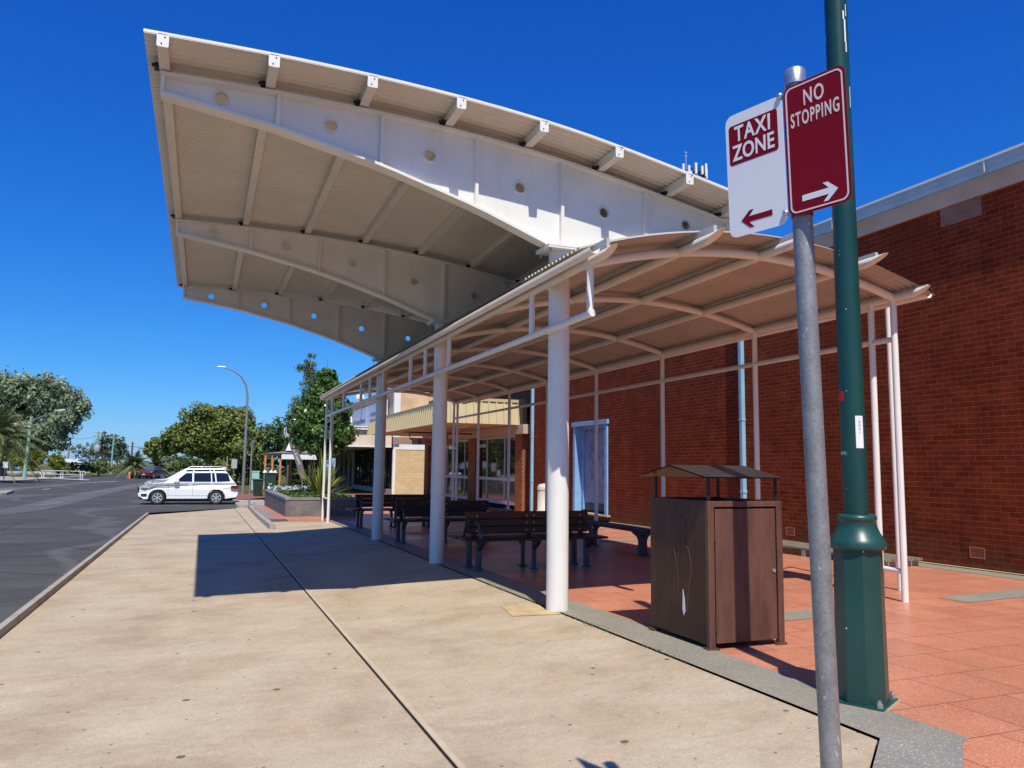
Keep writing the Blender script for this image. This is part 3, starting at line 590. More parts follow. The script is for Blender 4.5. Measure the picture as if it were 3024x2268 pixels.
MB().box(9.66,12.42,53.9,80.0,4.16,4.26).box(9.6,12.44,53.86,80.0,4.32,4.40).build('awning_gutter', M['white'], a)
MB().box(8.97,12.42,53.96,54.0,2.95,3.05).build('awning_edge', M['white'], a)
s = MB().box(12.22,12.3,55.2,62.5,4.75,6.45).box(12.22,12.3,62.6,69.0,4.75,6.45).build('signboard', M['signw'], of)
text('lettering', 'Rural Property & Livestock', .62, M['ink'], s, YZ(12.21) @ Matrix.Translation((-65.85,5.35,0)), sx=.82); text('lettering', 'Auctions & Experts', .62, M['ink'], s, YZ(12.21) @ Matrix.Translation((-58.9,5.7,0)), sx=.9)
f = MB()
for i in range(13): y = 54.1+i*1.2; f.box(12.6,12.66,y-.09,y+.09,-.1,2.95)
f = f.build('window_frame', M['black'], of); MB().box(12.66,12.68,54,68.6,0,2.6).build('pane', M['glass'], f)
MB().box(12.5,12.72,54,69,-.5,-.02).build('base_wall', M['render'], of)
for i in range(4):
    y0 = 69.6+i*2.4; q = MB(); out = [(-y0-2.3,-.4),(-y0,-.4),(-y0,3.2),(-y0-2.3,3.2)]
    hole = [(-y0-2.08,-.38)] + [(-y0-2.08+1.86*t, 1.5+1.5*math.sin(math.pi*min(t,1-t))**.6) for t in lin(.0,1,14)] + [(-y0-.22,-.38)]
    q.plate([out, hole[::-1]], YZ(12.5), -.15, .06); q.build('arch', paint('ArchRender', (.66,.54,.44), .85), of)
# roof lamp on the office parapet
tag(MB().lathe(11.9,64,[(.05,6.9),(.34,7.0),(.42,7.25),(.3,7.5),(.02,7.6)],12).build('roof_dome', M['white']), 'small white dome showing above the far end of the shelter roof', 'dome')

# ------------------------------------------------------------------ brown litter bin
lb = thing('litter_bin', 'square rusty brown steel litter bin with a small pitched roof on four rods', 'bin', (4.93, 6.66, zg(6.6)))
Z0 = zg(6.6)
bd = MB()
bx0, bx1, by0, by1 = 4.47, 5.35, 6.16, 7.18; ZT = 1.33
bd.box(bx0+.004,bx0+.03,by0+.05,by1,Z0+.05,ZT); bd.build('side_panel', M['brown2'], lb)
bd = MB().box(bx1-.03,bx1,by0+.05,by1,Z0+.05,ZT).box(bx0+.03,bx1-.03,by1-.03,by1-.001,Z0+.05,ZT).box(bx0+.03,bx1-.03,by0+.05,by1-.03,Z0+.06,Z0+.1)
bd.box(bx0,bx0+.07,by0,by0+.05,Z0+.02,ZT).box(bx1-.07,bx1,by0,by0+.05,Z0+.02,ZT).box(bx0+.07,bx1-.07,by0+.001,by0+.05,ZT-.055,ZT-.001)
bd.build('body', M['brown'], lb, .004)
MB().box(bx0+.031,bx1-.031,by0+.06,by1-.031,ZT-.10,ZT-.06).build('inner_lid', M['black'], lb)
dr = MB().box(bx0+.085,bx1-.085,by0+.004,by0+.034,Z0+.06,ZT-.075).build('door', M['brown'], lb, .004)
MB().tube((bx1-.115,by0-.008,.66),(bx1-.115,by0+.006,.66),.019,n=16).build('lock', M['zinc'], dr)
for z in (.95,.12): MB().tube((bx0+.078,by0-.006,z),(bx0+.078,by0-.006,z+.13),.009,n=8).build('hinge', M['brown'], dr)
for x in (bx0,bx1-.09):
    for y in (by0-.02,by1-.08): MB().box(x-.015,x+.10,y,y+.10,Z0+.006,Z0+.022).build('foot', M['brown'], lb)
for x in (bx0+.03,bx1-.05):
    for y in (by0+.03,by1-.07): MB().tube((x,y,ZT-.06),(x,y,1.555),.016,n=8).build('roof_rod', M['black'], lb)
xm = (bx0+bx1)/2
g = MB(); rf = [(4.38,6.07,1.548),(5.30,6.07,1.548),(5.30,7.25,1.548),(4.38,7.25,1.548)]; rg = [(4.38,6.66,1.662),(5.30,6.66,1.662)]
for t in (0, .012):
    u = [Vector(p)+Vector((0,0,t)) for p in rf+rg]; g.add(u, [(0,1,5,4),(4,5,2,3)] if t else [(4,5,1,0),(3,2,5,4)])
g.build('roof', M['lid'], lb)
em = MB()                                    # the raised kangaroo-like outline pressed into the street-side panel, abstracted to weld lines
for pts in ([(6.70,1.15),(6.62,1.19),(6.55,1.14),(6.52,1.05),(6.55,.95),(6.47,.84),(6.44,.68),(6.5,.45),(6.52,.25)], [(6.52,1.06),(6.42,1.14)], [(6.53,1.03),(6.43,1.11)], [(6.74,.86),(6.80,.78),(6.86,.70)], [(6.74,.86),(6.69,.7),(6.66,.5),(6.7,.32),(6.78,.18)], [(6.50,1.26),(6.46,1.21)]):
    em.path([(bx0+.003,y,z-.02) for y, z in pts], .0045, 5)
em.build('raised_outline', M['brown'], lb)
g = MB(); g.plate([[(-6.585,.45),(-6.56,.36),(-6.55,.24),(-6.575,.20),(-6.595,.26),(-6.59,.36)]], YZ(bx0+.003), 0, .003); g.build('paint_chip', M['swhite'], lb)

# ------------------------------------------------------------------ parking sign on its galvanised pole
V = Vector((-.030, 0, 1)).normalized(); U = Vector((.28,-.96,0)); U = (U - V*U.dot(V)).normalized(); NN = U.cross(V)
sgn = thing('parking_sign', 'galvanised pole carrying a white taxi sign and a red no stopping sign', 'sign', (2.08, 2.155, zg(2)+off(2)))
pb = Vector((2.08,2.155,-.16)); ptop = pb + V*3.265
p = MB().tube(pb, ptop, .0355, n=32, caps=False).build('pole', M['galv'], sgn)
MB().path([ptop-V*.05, ptop+V*.004, ptop+V*.012], [.039,.039,.033], 28).build('pole_cap', M['zinc'], p)
tl = Vector((1.932,2.165,3.035))
Ms = Matrix(((U.x,V.x,NN.x,tl.x),(U.y,V.y,NN.y,tl.y),(U.z,V.z,NN.z,tl.z),(0,0,0,1)))
W_, H_ = .240, .492
ns = MB(); ns.plate([rrect(0,W_,-H_,0,.032)], Ms, -.003, 0); ns = ns.build('no_stopping_panel', M['red'], sgn)
q = MB(); q.plate([rrect(.009,W_-.009,-H_+.009,-.009,.025), rrect(.0145,W_-.0145,-H_+.0145,-.0145,.021)[::-1]], Ms, 0, .0012); q.build('border', M['pinkw'], ns)
T = lambda x, y, z=.0: Ms @ Matrix.Translation((x, y, z))
text('lettering', 'NO', .082, M['pinkw'], ns, T(.120,-.068,.0006), sx=.60, extrude=.0006, bold=.0012, space=1.15); text('lettering', 'STOPPING', .074, M['pinkw'], ns, T(.121,-.140,.0006), sx=.47, extrude=.0006, bold=.0013, space=1.22)
arrow = [(-.065,-.0115),(.030,-.0115),(.018,-.034),(.065,0),(.018,.034),(.030,.0115),(-.065,.0115)]
arrow = [(-.068,-.011),(.034,-.011),(.012,-.034),(.030,-.034),(.068,0),(.030,.034),(.012,.034),(.034,.011),(-.068,.011)]
q = MB(); q.plate([[(u+.125,v-.435) for u, v in arrow]], Ms, 0, .0012); q.build('arrow', M['swhite'], ns)
tx = MB(); tx.plate([rrect(-.258,-.006,-H_-.018,-.018,.034)], Ms, -.003, 0); tx = tx.build('taxi_zone_panel', M['swhite'], sgn)
q = MB(); q.plate([rrect(-.243,-.028,-.222,-.062,.012)], Ms, 0, .0010); q.build('lettering_ground', M['red'], tx)
text('lettering', 'TAXI', .086, M['swhite'], tx, T(-.1355,-.105,.0018), sx=.78, extrude=.0006, bold=.0016, space=1.12); text('lettering', 'ZONE', .086, M['swhite'], tx, T(-.1355,-.180,.0018), sx=.76, extrude=.0006, bold=.0016, space=1.05)
q = MB(); q.plate([[(-u-.135,v-.452) for u, v in arrow][::-1]], Ms, 0, .0012); q.build('arrow', M['red'], tx)
for v in (-.022,-.47): MB().path([Ms @ Vector((-.012,v,-.002)), Ms @ Vector((-.012,v,.007)), Ms @ Vector((-.012,v,.0115))], [.0115,.0115,.006], 14).build('bolt', M['zinc'], sgn)
for v in (-.035,-.485): MB().tube(ptop+V*(v-.035-.035), ptop+V*(v-.035), 0.0385, n=28).build('clamp', M['red'] if v < -.1 else M['zinc'], sgn)

# ------------------------------------------------------------------ green lamp post
lp = thing('lamp_post', 'tall dark green lamp post with a chunky eight-sided base and flared collar', 'lamp post', (4.55, 4.44, zg(4.4)))
LX, LY, LZ = 4.55, 4.44, zg(4.4); rot = R(10)
pd = MB().lathe(LX,LY,[(.182,LZ+.016),(.172,1.06)],8,rot,False).build('pedestal', M['green'], lp, .006)
cl = MB().lathe(LX,LY,[(.165,1.055),(.193,1.06),(.203,1.085),(.200,1.11),(.186,1.135),(.160,1.175),(.141,1.22),(.131,1.262),(.137,1.268),(.142,1.285),(.137,1.302),(.118,1.312),(.095,1.313)],40).build('collar', M['green2'], lp)
MB().path([(LX,LY,1.30),(LX-.05,LY-.01,6.6)], [.090,.082], 36).build('pole', M['green'], lp)
pl = MB(); pl.plate([[(LX+.27*math.cos(a+R(28)), LY+.27*math.sin(a+R(28))) for a in (R(45),R(135),R(225),R(315))]], Matrix.Identity(4), LZ+.006, LZ+.018); pl.build('base_plate', M['green2'], lp)
pl = MB(); pl.plate([[(LX+.285*math.cos(a+R(28)), LY+.285*math.sin(a+R(28))) for a in (R(45),R(135),R(225),R(315))]], Matrix.Identity(4), LZ-.02, LZ+.006); pl.build('grout_pad', M['stone'], lp)
for a in (R(45),R(135),R(225),R(315)):
    x, y = LX+.222*math.cos(a+R(28)), LY+.222*math.sin(a+R(28)); MB().lathe(x,y,[(.022,LZ+.018),(.022,LZ+.05)],6,smooth=False).lathe(x,y,[(.012,LZ+.05),(.012,LZ+.068)],10).build('nut', M['zinc'], lp)
def wrap(name, a0, a1, z0, z1, mat, r=.091):  # a sticker following the round pole
    q = MB(); n = 8
    for t in range(n+1):
        a = a0+(a1-a0)*t/n
        for z in (z0, z1): k = (z-1.3)/5.3; rr = .090-.008*k+.0015; q.v.append(Vector((LX-.05*k+rr*math.cos(a), LY-.01*k+rr*math.sin(a), z)))
    for t in range(n): q.f.append([2*t, 2*t+2, 2*t+3, 2*t+1]); q.s.append(True); q.m.append(0)
    return q.build(name, mat, lp)
va = math.atan2(-LY, -LX)                     # towards the street corner
wrap('red_sticker', va-R(78), va-R(38), 2.155, 2.225, M['redst']); st = wrap('white_label', va+R(12), va+R(50), 1.80, 2.04, M['swhite']); nt = wrap('number_tag', va-R(85), va-R(28), 1.745, 1.78, M['numtag'])
def ptm(a, z):                                # frame on the pole's surface at angle a
    n_ = Vector((math.cos(a), math.sin(a), 0)); u_ = Vector((-n_.y, n_.x, 0)); k = (z-1.3)/5.3; o_ = Vector((LX-.05*k, LY-.01*k, z)) + n_*(.0935-.008*k)
    return Matrix(((u_.x,0,n_.x,o_.x),(u_.y,0,n_.y,o_.y),(0,1,0,o_.z),(0,0,0,1)))
for a, b, z0, z1 in ((40,50,4.98,5.17),(34,43,5.17,5.24),(52,58,5.20,5.30),(44,52,4.90,4.98),(-72,-68,5.02,5.08),(60,66,4.45,4.62)): wrap('paint_chip', va+R(a), va+R(b), z0, z1, M['swhite'])
for i, ch in enumerate('INGAL'): text('lettering', ch, .027, M['greyink'], st, ptm(va+R(31), 2.02-i*.025), extrude=.0004)
text('lettering', '2976', .026, M['pale'], nt, ptm(va-R(50), 1.762), extrude=.0004)

# ------------------------------------------------------------------ benches
def leg(mb, x, y, z, w=.06):
    mb.hexa([(x-.07,y-.07,z),(x+.07,y-.07,z),(x+.07,y+.07,z),(x-.07,y+.07,z),(x-.06,y-.06,z+.02),(x+.06,y-.06,z+.02),(x+.06,y+.06,z+.02),(x-.06,y+.06,z+.02)])
    mb.box(x-w/2,x+w/2,y-w/2,y+w/2,z+.02,z+.47)
def seat_bench(y, label):
    t = thing('park_bench', label, 'bench', (5.37, y, zg(y)), 'back to back timber benches under the shelter'); z = zg(y)
    for x in (4.36,5.37,6.38):
        for s in (-1,1): q = MB(); leg(q, x, y+s*.25, z, .085 if x != 5.37 else .06); q.build('leg', M['iron'], t)
        q = MB().box(x-.03,x+.03,y-.50,y+.50,z+.472,z+.505).box(x-.03,x+.03,y-.05,y+.05,z+.506,z+.93)
        for s in (-1,1): q.bar((x,y+s*.28,z+.36),(x,y+s*.47,z+.47),.05,.04,(1,0,0))
        q.build('frame', M['bolt'], t)
    for s in (-1,1):
        for i in range(4): MB().box(4.05,6.69,y+s*(.13+i*.105)-.046,y+s*(.13+i*.105)+.046,z+.507,z+.545).build('seat_plank', M['timber'], t, .006)
        for i in range(3): MB().box(4.22,6.50,y+s*.058-.018,y+s*.058+.018,z+.60+i*.125,z+.717+i*.125).build('backrest_plank', M['timber2'] if i == 2 else M['timber'], t, .006)
        for x in (4.33,6.41): MB().path([(x,y+s*.06,z+.80),(x,y+s*.20,z+.79),(x,y+s*.34,z+.76),(x,y+s*.45,z+.53)], .022, 8).build('armrest', M['iron'], t)
    for x in (4.38,5.30,5.44,6.34):
        for i in range(3): MB().tube((x,y-.078,z+.652+i*.125),(x,y-.074,z+.652+i*.125),.011,n=8).build('bolt', M['zinc'], t)
seat_bench(12.6, 'nearest back to back timber bench, right behind the closest white column'); seat_bench(17.8, 'middle back to back timber bench, seen between the two nearest white columns'); seat_bench(22.9, 'farthest back to back timber bench, beside the dark end of the planter')
def flat_bench(y0, y1, label):
    z = zg(y0); t = thing('slatted_bench', label, 'bench', (8.35, (y0+y1)/2, z), 'backless slatted benches along the back of the shelter')
    for y in (y0+.45, y1-.45):
        q = MB().box(8.22,8.48,y-.12,y+.12,z,z+.015)
        q.plate([[(8.26,z+.01),(8.44,z+.01),(8.43,z+.30),(8.47,z+.38),(8.58,z+.46),(8.58,z+.49),(8.12,z+.49),(8.12,z+.46),(8.23,z+.38),(8.27,z+.30)], [(8.325,z+.36),(8.35,z+.34),(8.375,z+.36),(8.375,z+.44),(8.325,z+.44)][::-1]], XZ(y), -.045, .045)
        q.build('leg', M['iron'], t)
    for i in range(5): MB().box(8.11+i*.098,8.19+i*.098,y0,y1,z+.492,z+.53).build('slat', M['slat'], t, .005)
    MB().box(8.30,8.40,y0+.6,y1-.6,z+.45,z+.49).build('stretcher', M['slat'], t)
flat_bench(13.25,16.3,'nearer backless slatted bench, left of the brown bin'); flat_bench(19.4,22.4,'farther backless slatted bench, half hidden behind the timber benches')
z = zg(13); g = thing('timber_step', 'low weathered timber step along the brick wall behind the bin', 'step', (11.95,12.7,z))
for i in range(5): MB().box(11.5+i*.19,11.67+i*.19,10.6,14.6,z+.13,z+.17).build('plank', M['wstep'], g)
for y in (10.7,12.6,14.4): MB().box(11.5,12.43,y,y+.1,z,z+.13).build('bearer', M['kerb'], g)
z = zg(27); g = thing('ash_bin', 'cream cylindrical bin with a domed top against the red brick wall', 'bin', (12.45,27.7,z))
MB().lathe(12.45,27.7,[(.22,z),(.22,z+.12),(.30,z+.125),(.30,z+.19),(.26,z+.20),(.26,z+.98)],24).build('body', M['ash'], g)
MB().lathe(12.45,27.7,[(.275,z+.99),(.275,z+1.08),(.25,z+1.16),(.18,z+1.22),(.02,z+1.245)],24).build('dome', M['ash'], g)

# ------------------------------------------------------------------ foliage
def unit(r):
    while True:
        v = Vector((r.uniform(-1,1), r.uniform(-1,1), r.uniform(-1,1)))
        if .05 < v.length < 1: return v.normalized()
def foliage(lobes, n, size, seed, clumps=14, cr=.33, elong=1.7, droop=0.0, inner=.55, core=0):
    r = random.Random(seed); m = MB(); vols = [(l[3]*l[4]*l[5])**.7 for l in lobes]; tot = sum(vols)
    for l, v in zip(lobes, vols):
        c0 = Vector(l[:3]); rad = Vector(l[3:]); k = max(4, int(clumps*v/tot*len(lobes))); per = max(3, int(n*v/tot/k))
        for c in range(k):
            d = unit(r); rr = r.uniform(inner, 1.0); cc = c0 + Vector((d.x*rad.x, d.y*rad.y, d.z*rad.z))*rr; s = cr*min(rad)*r.uniform(.7,1.35)
            for i in range(per):
                e = unit(r); p = cc + e*s*(r.random()**.5)
                nrm = (e*.7 + d*.5 + unit(r)*.8).normalized(); a = nrm.cross(unit(r)).normalized()
                if droop: a = (a + Vector((0,0,-droop))).normalized()
                b = nrm.cross(a).normalized(); q = size*r.uniform(.6,1.35); w = q/elong
                m.add([p-a*q*.5, p+b*w*.5, p+a*q*.5, p-b*w*.5], [(0,1,2,3)])
    for l, v in zip(lobes, vols):
        for i in range(int(core*v/tot)):
            d = unit(r)*(r.random()**.5)*.86; p = Vector((l[0]+d.x*l[3], l[1]+d.y*l[4], l[2]+d.z*l[5])); nrm = unit(r); a = nrm.cross(unit(r)).normalized(); b = nrm.cross(a); q = size*r.uniform(.9,1.7)
            m.add([p-a*q*.5, p+b*q*.32, p+a*q*.5, p-b*q*.32], [(0,1,2,3)])
    return m
def limbs(base, lobes, r0, split, seed, every=1):
    r = random.Random(seed); m = MB(); b = Vector(base); s = Vector(split)
    m.path([b-Vector((0,0,.1)), b.lerp(s,.5)+Vector((r.uniform(-.1,.1)*r0*4, 0, 0)), s], [r0*1.15, r0*.9, r0*.75], 10)
    for l in lobes[::every]:
        c = Vector(l[:3]); mid = s.lerp(c,.5)+unit(r)*.12*(c-s).length; m.path([s-Vector((0,0,.05)), mid, c, c+(c-s)*.25], [r0*.55, r0*.38, r0*.2, r0*.06], 6)
    return m
def tree(name, label, cat, base, lobes, n, size, seed, mat, r0=.15, split=None, bark='bark', group=None, **k):
    t = thing(name, label, cat, base, group); split = split or (base[0], base[1], base[2]+(lobes[0][2]-base[2])*.5)
    limbs(base, lobes, r0, split, seed).build('trunk', M[bark], t); foliage(lobes, n, size, seed, **k).build('crown', M[mat], t); return t
def lobeset(c, rad, k, seed, f=.5, flat=1):
    r = random.Random(seed); out = [(c[0],c[1],c[2],rad[0]*.62,rad[1]*.62,rad[2]*.62)]
    for i in range(k):
        d = unit(r); 
        if flat and d.z < -.35: d.z *= -.5
        q = r.uniform(.5,.78); s = f*r.uniform(.75,1.15); out.append((c[0]+d.x*rad[0]*q, c[1]+d.y*rad[1]*q, c[2]+d.z*rad[2]*q, rad[0]*s, rad[1]*s, rad[2]*s))
    return out
PZ = zg(31)
# planter
pt = thing('planter', 'raised garden bed walled with dark grey split-face blocks beside the shelter end', 'planter', (4.2, 33, PZ))
pw = MB(); x0, x1, y0, y1, zt = 2.84, 5.55, 28.95, 38.9, PZ+.60
pw.box(x0,x1,y0,y0+.22,PZ-.1,zt).box(x0,x0+.22,y0+.22,y1,PZ-.1,zt).box(x1-.22,x1,y0+.22,y1,PZ-.1,zt).box(x0+.22,x1-.22,y1-.22,y1,PZ-.1,zt); pw.build('wall', M['gblock'], pt, .015)
cpz = MB().box(x0-.02,x1+.02,y0-.02,y0+.28,zt+.002,zt+.09).box(x0-.02,x0+.28,y0+.28,y1+.02,zt+.002,zt+.09).box(x1-.28,x1+.02,y0+.28,y1+.02,zt+.002,zt+.09); cpz.build('coping', paint('CopingGrey', (.22,.22,.22), .85, var=.2, sc=6, bump=.3), pt, .012)
MB().box(x0+.2,x1-.2,y0+.2,y1-.2,PZ,zt+.0).build('soil', paint('Soil', (.05,.035,.022), .95, var=.4, sc=10), pt)
def carpet(x0, x1, y0, y1, z, n, size, seed, h):
    r = random.Random(seed); m = MB()
    for i in range(n):
        p = Vector((r.uniform(x0,x1), r.uniform(y0,y1), z+h*r.random()**1.3)); nrm = (Vector((0,0,1))*.8+unit(r)).normalized(); a = nrm.cross(unit(r)).normalized(); b = nrm.cross(a); q = size*r.uniform(.6,1.4)
        m.add([p-a*q*.5, p+b*q*.3, p+a*q*.5, p-b*q*.3], [(0,1,2,3)])
    return m
tag(carpet(3.08,5.3,29.2,38.6,zt-.02,5200,.10,3,.17).build('ground_cover', M['lf_cover']), 'low leafy green ground cover filling the raised garden bed', 'plants', kind='stuff')
k = N('Petals'); gi = k.n('ShaderNodeNewGeometry'); k.col(k.ramp(gi.outputs['Random Per Island'], [(0.0,(.65,.68,.72)),(.3,(.35,.50,.62)),(.45,(.55,.30,.28)),(.55,(.12,.28,.10)),(.72,(.35,.45,.40)),(.86,(.10,.30,.10)),(1.0,(.7,.7,.68))])); M['flower'] = k.set(.6)
tag(carpet(2.95,4.9,36.4,38.6,zt+.06,420,.16,5,.22).build('flower_bed', M['flower']), 'mass of small multicoloured flowers at the far end of the garden bed', 'flowers', kind='stuff')
# flax plant
fx = thing('flax_plant', 'spiky yellow-green flax plant with long sword leaves in the garden bed', 'plant', (4.45,31.6,zt)); r = random.Random(11); m = MB()
for i in range(120):
    az = r.uniform(0,2*math.pi); el = R(r.uniform(18,88)); L = r.uniform(1.0,1.75)*(.8+.35*math.sin(el)); w = r.uniform(.035,.06); h = Vector((math.cos(az),math.sin(az),0)); sd = Vector((-h.y,h.x,0)); pts = []
    b = Vector((4.45,31.6,zt-.02)) + h*r.uniform(0,.16)
    for t in lin(0,1,5): pts.append((b + h*(L*t*math.cos(el)) + Vector((0,0,1))*(L*t*math.sin(el) - .28*L*t*t*math.cos(el)), w*(1-t**2.2)*(.5+.5*min(1,t*4))+.002))
    vs = []
    for p, ww in pts: vs += [p-sd*ww, p+sd*ww]
    m.add(vs, [(2*j,2*j+1,2*j+3,2*j+2) for j in range(5)])
m.build('leaves', M['lf_flax'], fx)
MB().lathe(4.45,31.6,[(.16,zt-.05),(.13,zt+.15),(.05,zt+.22)],10).build('crown_base', M['bark'], fx)
lob = [(4.72,33.6,3.55,1.15,1.1,1.15),(4.4,33.5,2.9,1.15,1.05,.85),(5.2,33.6,3.0,.95,1.0,.85),(4.65,33.5,4.5,.82,.8,.9),(4.75,33.5,5.3,.5,.5,.62),(5.35,33.4,3.9,.62,.7,.6),(3.95,33.4,3.45,.62,.7,.65),(4.9,33.5,2.35,.75,.7,.5),(5.15,33.5,4.75,.42,.4,.6)]
tree('round_tree', 'dense glossy green tree growing in the raised garden bed', 'tree', (4.68,33.6,zt), lob, 15000, .17, 21, 'lf_tree', .085, (4.68,33.6,1.6), clumps=26, cr=.36, inner=.5, elong=1.6, core=5000)
# trees behind on the right
def pinelobes(x, y, z0, z1, w, n, seed):
    r = random.Random(seed); out = []
    for i in range(n):
        t = i/(n-1); s = w*(1-.62*t); a = r.uniform(0,6.28); out.append((x+math.cos(a)*s*.5, y+math.sin(a)*s*.5, z0+(z1-z0)*t, s*.75, s*.75, s*.7))
    return out
tree('pine_tree', 'tall thin pine tree rising behind the round tree', 'tree', (8.9,71,-.37), pinelobes(8.7,71,2.5,11.2,2.5,12,4), 9000, .40, 31, 'lf_pine', .2, (8.9,71,9.8), clumps=24, cr=.42, elong=4)
tree('dark_tree', 'dark leafy tree just left of the round planter tree', 'tree', (7.4,73,-.37), lobeset((7.3,73,3.9),(2.2,2.2,3.8),9,41), 4500, .36, 41, 'lf_dark', .2)
tree('hedge_tree', 'dense green tree behind the curved street light', 'tree', (4.6,80,-.37), lobeset((4.5,80,2.7),(3.3,3,3.4),10,43)+[(4.5,80,.6,2.8,2.2,1.2)], 6500, .36, 43, 'lf_mid', .25)
tree('hedge_tree', 'low dark green tree behind the timber veranda posts', 'tree', (8.8,82,-.37), lobeset((9.0,82,2.6),(3.2,3,3.4),10,44)+[(8.6,82,.6,3,2.2,1.2)], 5600, .36, 44, 'lf_dark', .25)
fig = [(.9,81,4.9,3.6,3.2,2.5),(-1.6,82,4.1,2.5,2.6,1.6),(-3.3,82.5,3.35,1.9,1.9,1.15),(2.6,80,5.6,2.2,2.5,1.9),(.6,81,6.0,2.2,2.4,1.4),(3.3,80,3.6,2.6,2.6,2.3),(-.3,81,3.4,2.0,2.2,1.2),(2.3,80.5,1.8,2.3,2.3,1.8),(-4.5,82.6,2.85,1.1,1.2,.75)]
tree('spreading_tree', 'broad spreading dark green tree over the far end of the road', 'tree', (1.6,81,-.37), fig, 34000, .30, 51, 'lf_fig', .45, (1.3,81,1.9), clumps=30, cr=.34, core=12000)
for i, (x, y, z, rx, rz, mt, lb_) in enumerate(((-1.2,108,1.2,2.6,1.7,'lf_mid','rounded shrub tree on the grass under the spreading tree'),(-4.6,128,1.5,3.2,1.9,'lf_pale','pale green tree far behind the second palm'),(1.5,118,1.5,3.0,2.2,'lf_mid','mid green tree far behind the white cars'))):
    tree('shrub_tree', lb_, 'tree', (x,y,-.37), lobeset((x,y,z),(rx,rx,rz),6,60+i), 1500, .4, 60+i, mt, .15)
# trees on the left
gum = [(-28,125,10.2,7.0,5,4.6),(-21.5,124,11.6,4.8,4.4,3.0),(-18.6,124,8.6,3.4,3.6,3.2),(-23,124,6.6,5.4,4.4,3.2),(-31,126,7.0,5,4,3.6),(-17.6,124,10.2,2.7,2.8,2.3),(-24.5,124,12.6,3.2,3.2,2.0),(-19.8,124,5.6,2.8,3.0,2.4),(-29,124,13.2,3.6,3.4,1.8),(-34,127,11.5,4.6,4,3.5),(-21.6,123.5,5.6,3.0,3,2.8),(-25.5,123.5,4.6,4.0,3,3.2),(-19.6,123.2,7.6,2.4,2.4,2.4),(-29,123.5,5.5,4.5,3,3.6)]
gum = [(x*1.0-.2, y, z*.93, a*.92, b, c*.92) for x, y, z, a, b, c in gum]
tree('gum_tree', 'huge grey-green eucalyptus with a dense billowing crown', 'tree', (-25,125,-.36), gum, 52000, .52, 71, 'lf_gum', .7, (-25,125,4.0), 'palebark', clumps=34, cr=.40, elong=2.0, droop=.5, core=16000)
for i, (c, rd, mt, lb_, n) in enumerate((((-21.3,120.5,1.7),(2.7,2.4,2.4),'lf_bush','bright olive rounded bush in front of the eucalyptus',3600),((-18.1,119.6,1.2),(1.4,1.6,1.75),'lf_bush','smaller olive bush right of the bright rounded bush',2200),((-17.2,131,.6),(2.6,2,1.1),'lf_mid','low leafy shrub behind the white handrail, left of the leaning pole',1800),((-14.6,133,.7),(2.6,2,1.3),'lf_mid','low leafy shrub behind the right end of the white handrail',1800),
        ((-19.8,170,3.4),(3.6,3,3.4),'lf_pale','pale blue-green tree right of the leaning pole',2600),((-17.6,168,6.0),(1.5,1.5,1.7),'lf_dark','small ragged crown at the top of the middle power pole',900),((-15.4,168,3.2),(3.4,3,3.6),'lf_dark','dark green tree between the two power poles',2600),((-12.5,160,1.2),(2.2,2,2.0),'lf_mid','olive tree just left of the palms',1400))):
    tree('street_tree' if i > 3 else 'bush', lb_, 'tree' if i > 3 else 'bush', (c[0],c[1],-.36), lobeset(c,rd,7,80+i), n, .36, 80+i, mt, .12)
tag(carpet(-27,-19.9,88.5,92,-.36,2600,.35,9,.5).build('verge_plants', M['lf_bush']), 'low bright green verge plants behind the left kerb', 'plants', kind='stuff')
def palm(x, y, zb, ht, fl, n, seed, label):
    t = thing('palm_tree', label, 'palm', (x,y,zb), 'date palms by the road'); r = random.Random(seed)
    MB().lathe(x,y,[(.42,zb-.1),(.36,zb+.5),(.33,zb+ht*.8),(.45,zb+ht)],12).build('trunk', M['bark'], t); m = MB()
    for i in range(n):
        az = 2*math.pi*i*.618+r.uniform(-.2,.2); el = R(80-105*(i/n)+r.uniform(-8,8)); L = fl*r.uniform(.85,1.1); h = Vector((math.cos(az),math.sin(az),0)); b = Vector((x,y,zb+ht)); pts = []
        for s in lin(0,1,9): pts.append(b + h*(L*s*math.cos(el)+L*.10*s*s) + Vector((0,0,1))*(L*s*math.sin(el)-L*.62*s*s*(.4+.6*math.cos(el))))
        sd0 = Vector((-h.y,h.x,0)); k = 34
        for j in range(k):
            s = .12+.88*j/(k-1); f = s*9; a = int(min(f,8)); p = pts[a].lerp(pts[min(a+1,9)], f-a); d = (pts[min(a+1,9)]-pts[a]).normalized(); ll = fl*.20*math.sin(math.pi*min(1,.15+.85*s)**.8)+.06
            for sg in (-1,1):
                tip = p + (sd0*sg*.8+d*.6+Vector((0,0,-.28+r.uniform(-.15,.1)))).normalized()*ll; m.add([p-d*.05, p+d*.05, tip], [(0,1,2)])
        for a, c in zip(pts, pts[1:]): m.bar(a, c, .05, .04)
    m.build('fronds', M['lf_palm'], t)
palm(-8.6,117,-.36,1.7,3.0,46,1,'left of two feathery date palms at the end of the road'); palm(-6.2,121,-.36,1.5,2.6,40,2,'right of two feathery date palms at the end of the road, behind the rust-red car')
palm(-18.7,88.3,-.36,4.3,4.9,62,3,'large date palm cut off by the left edge of the picture')

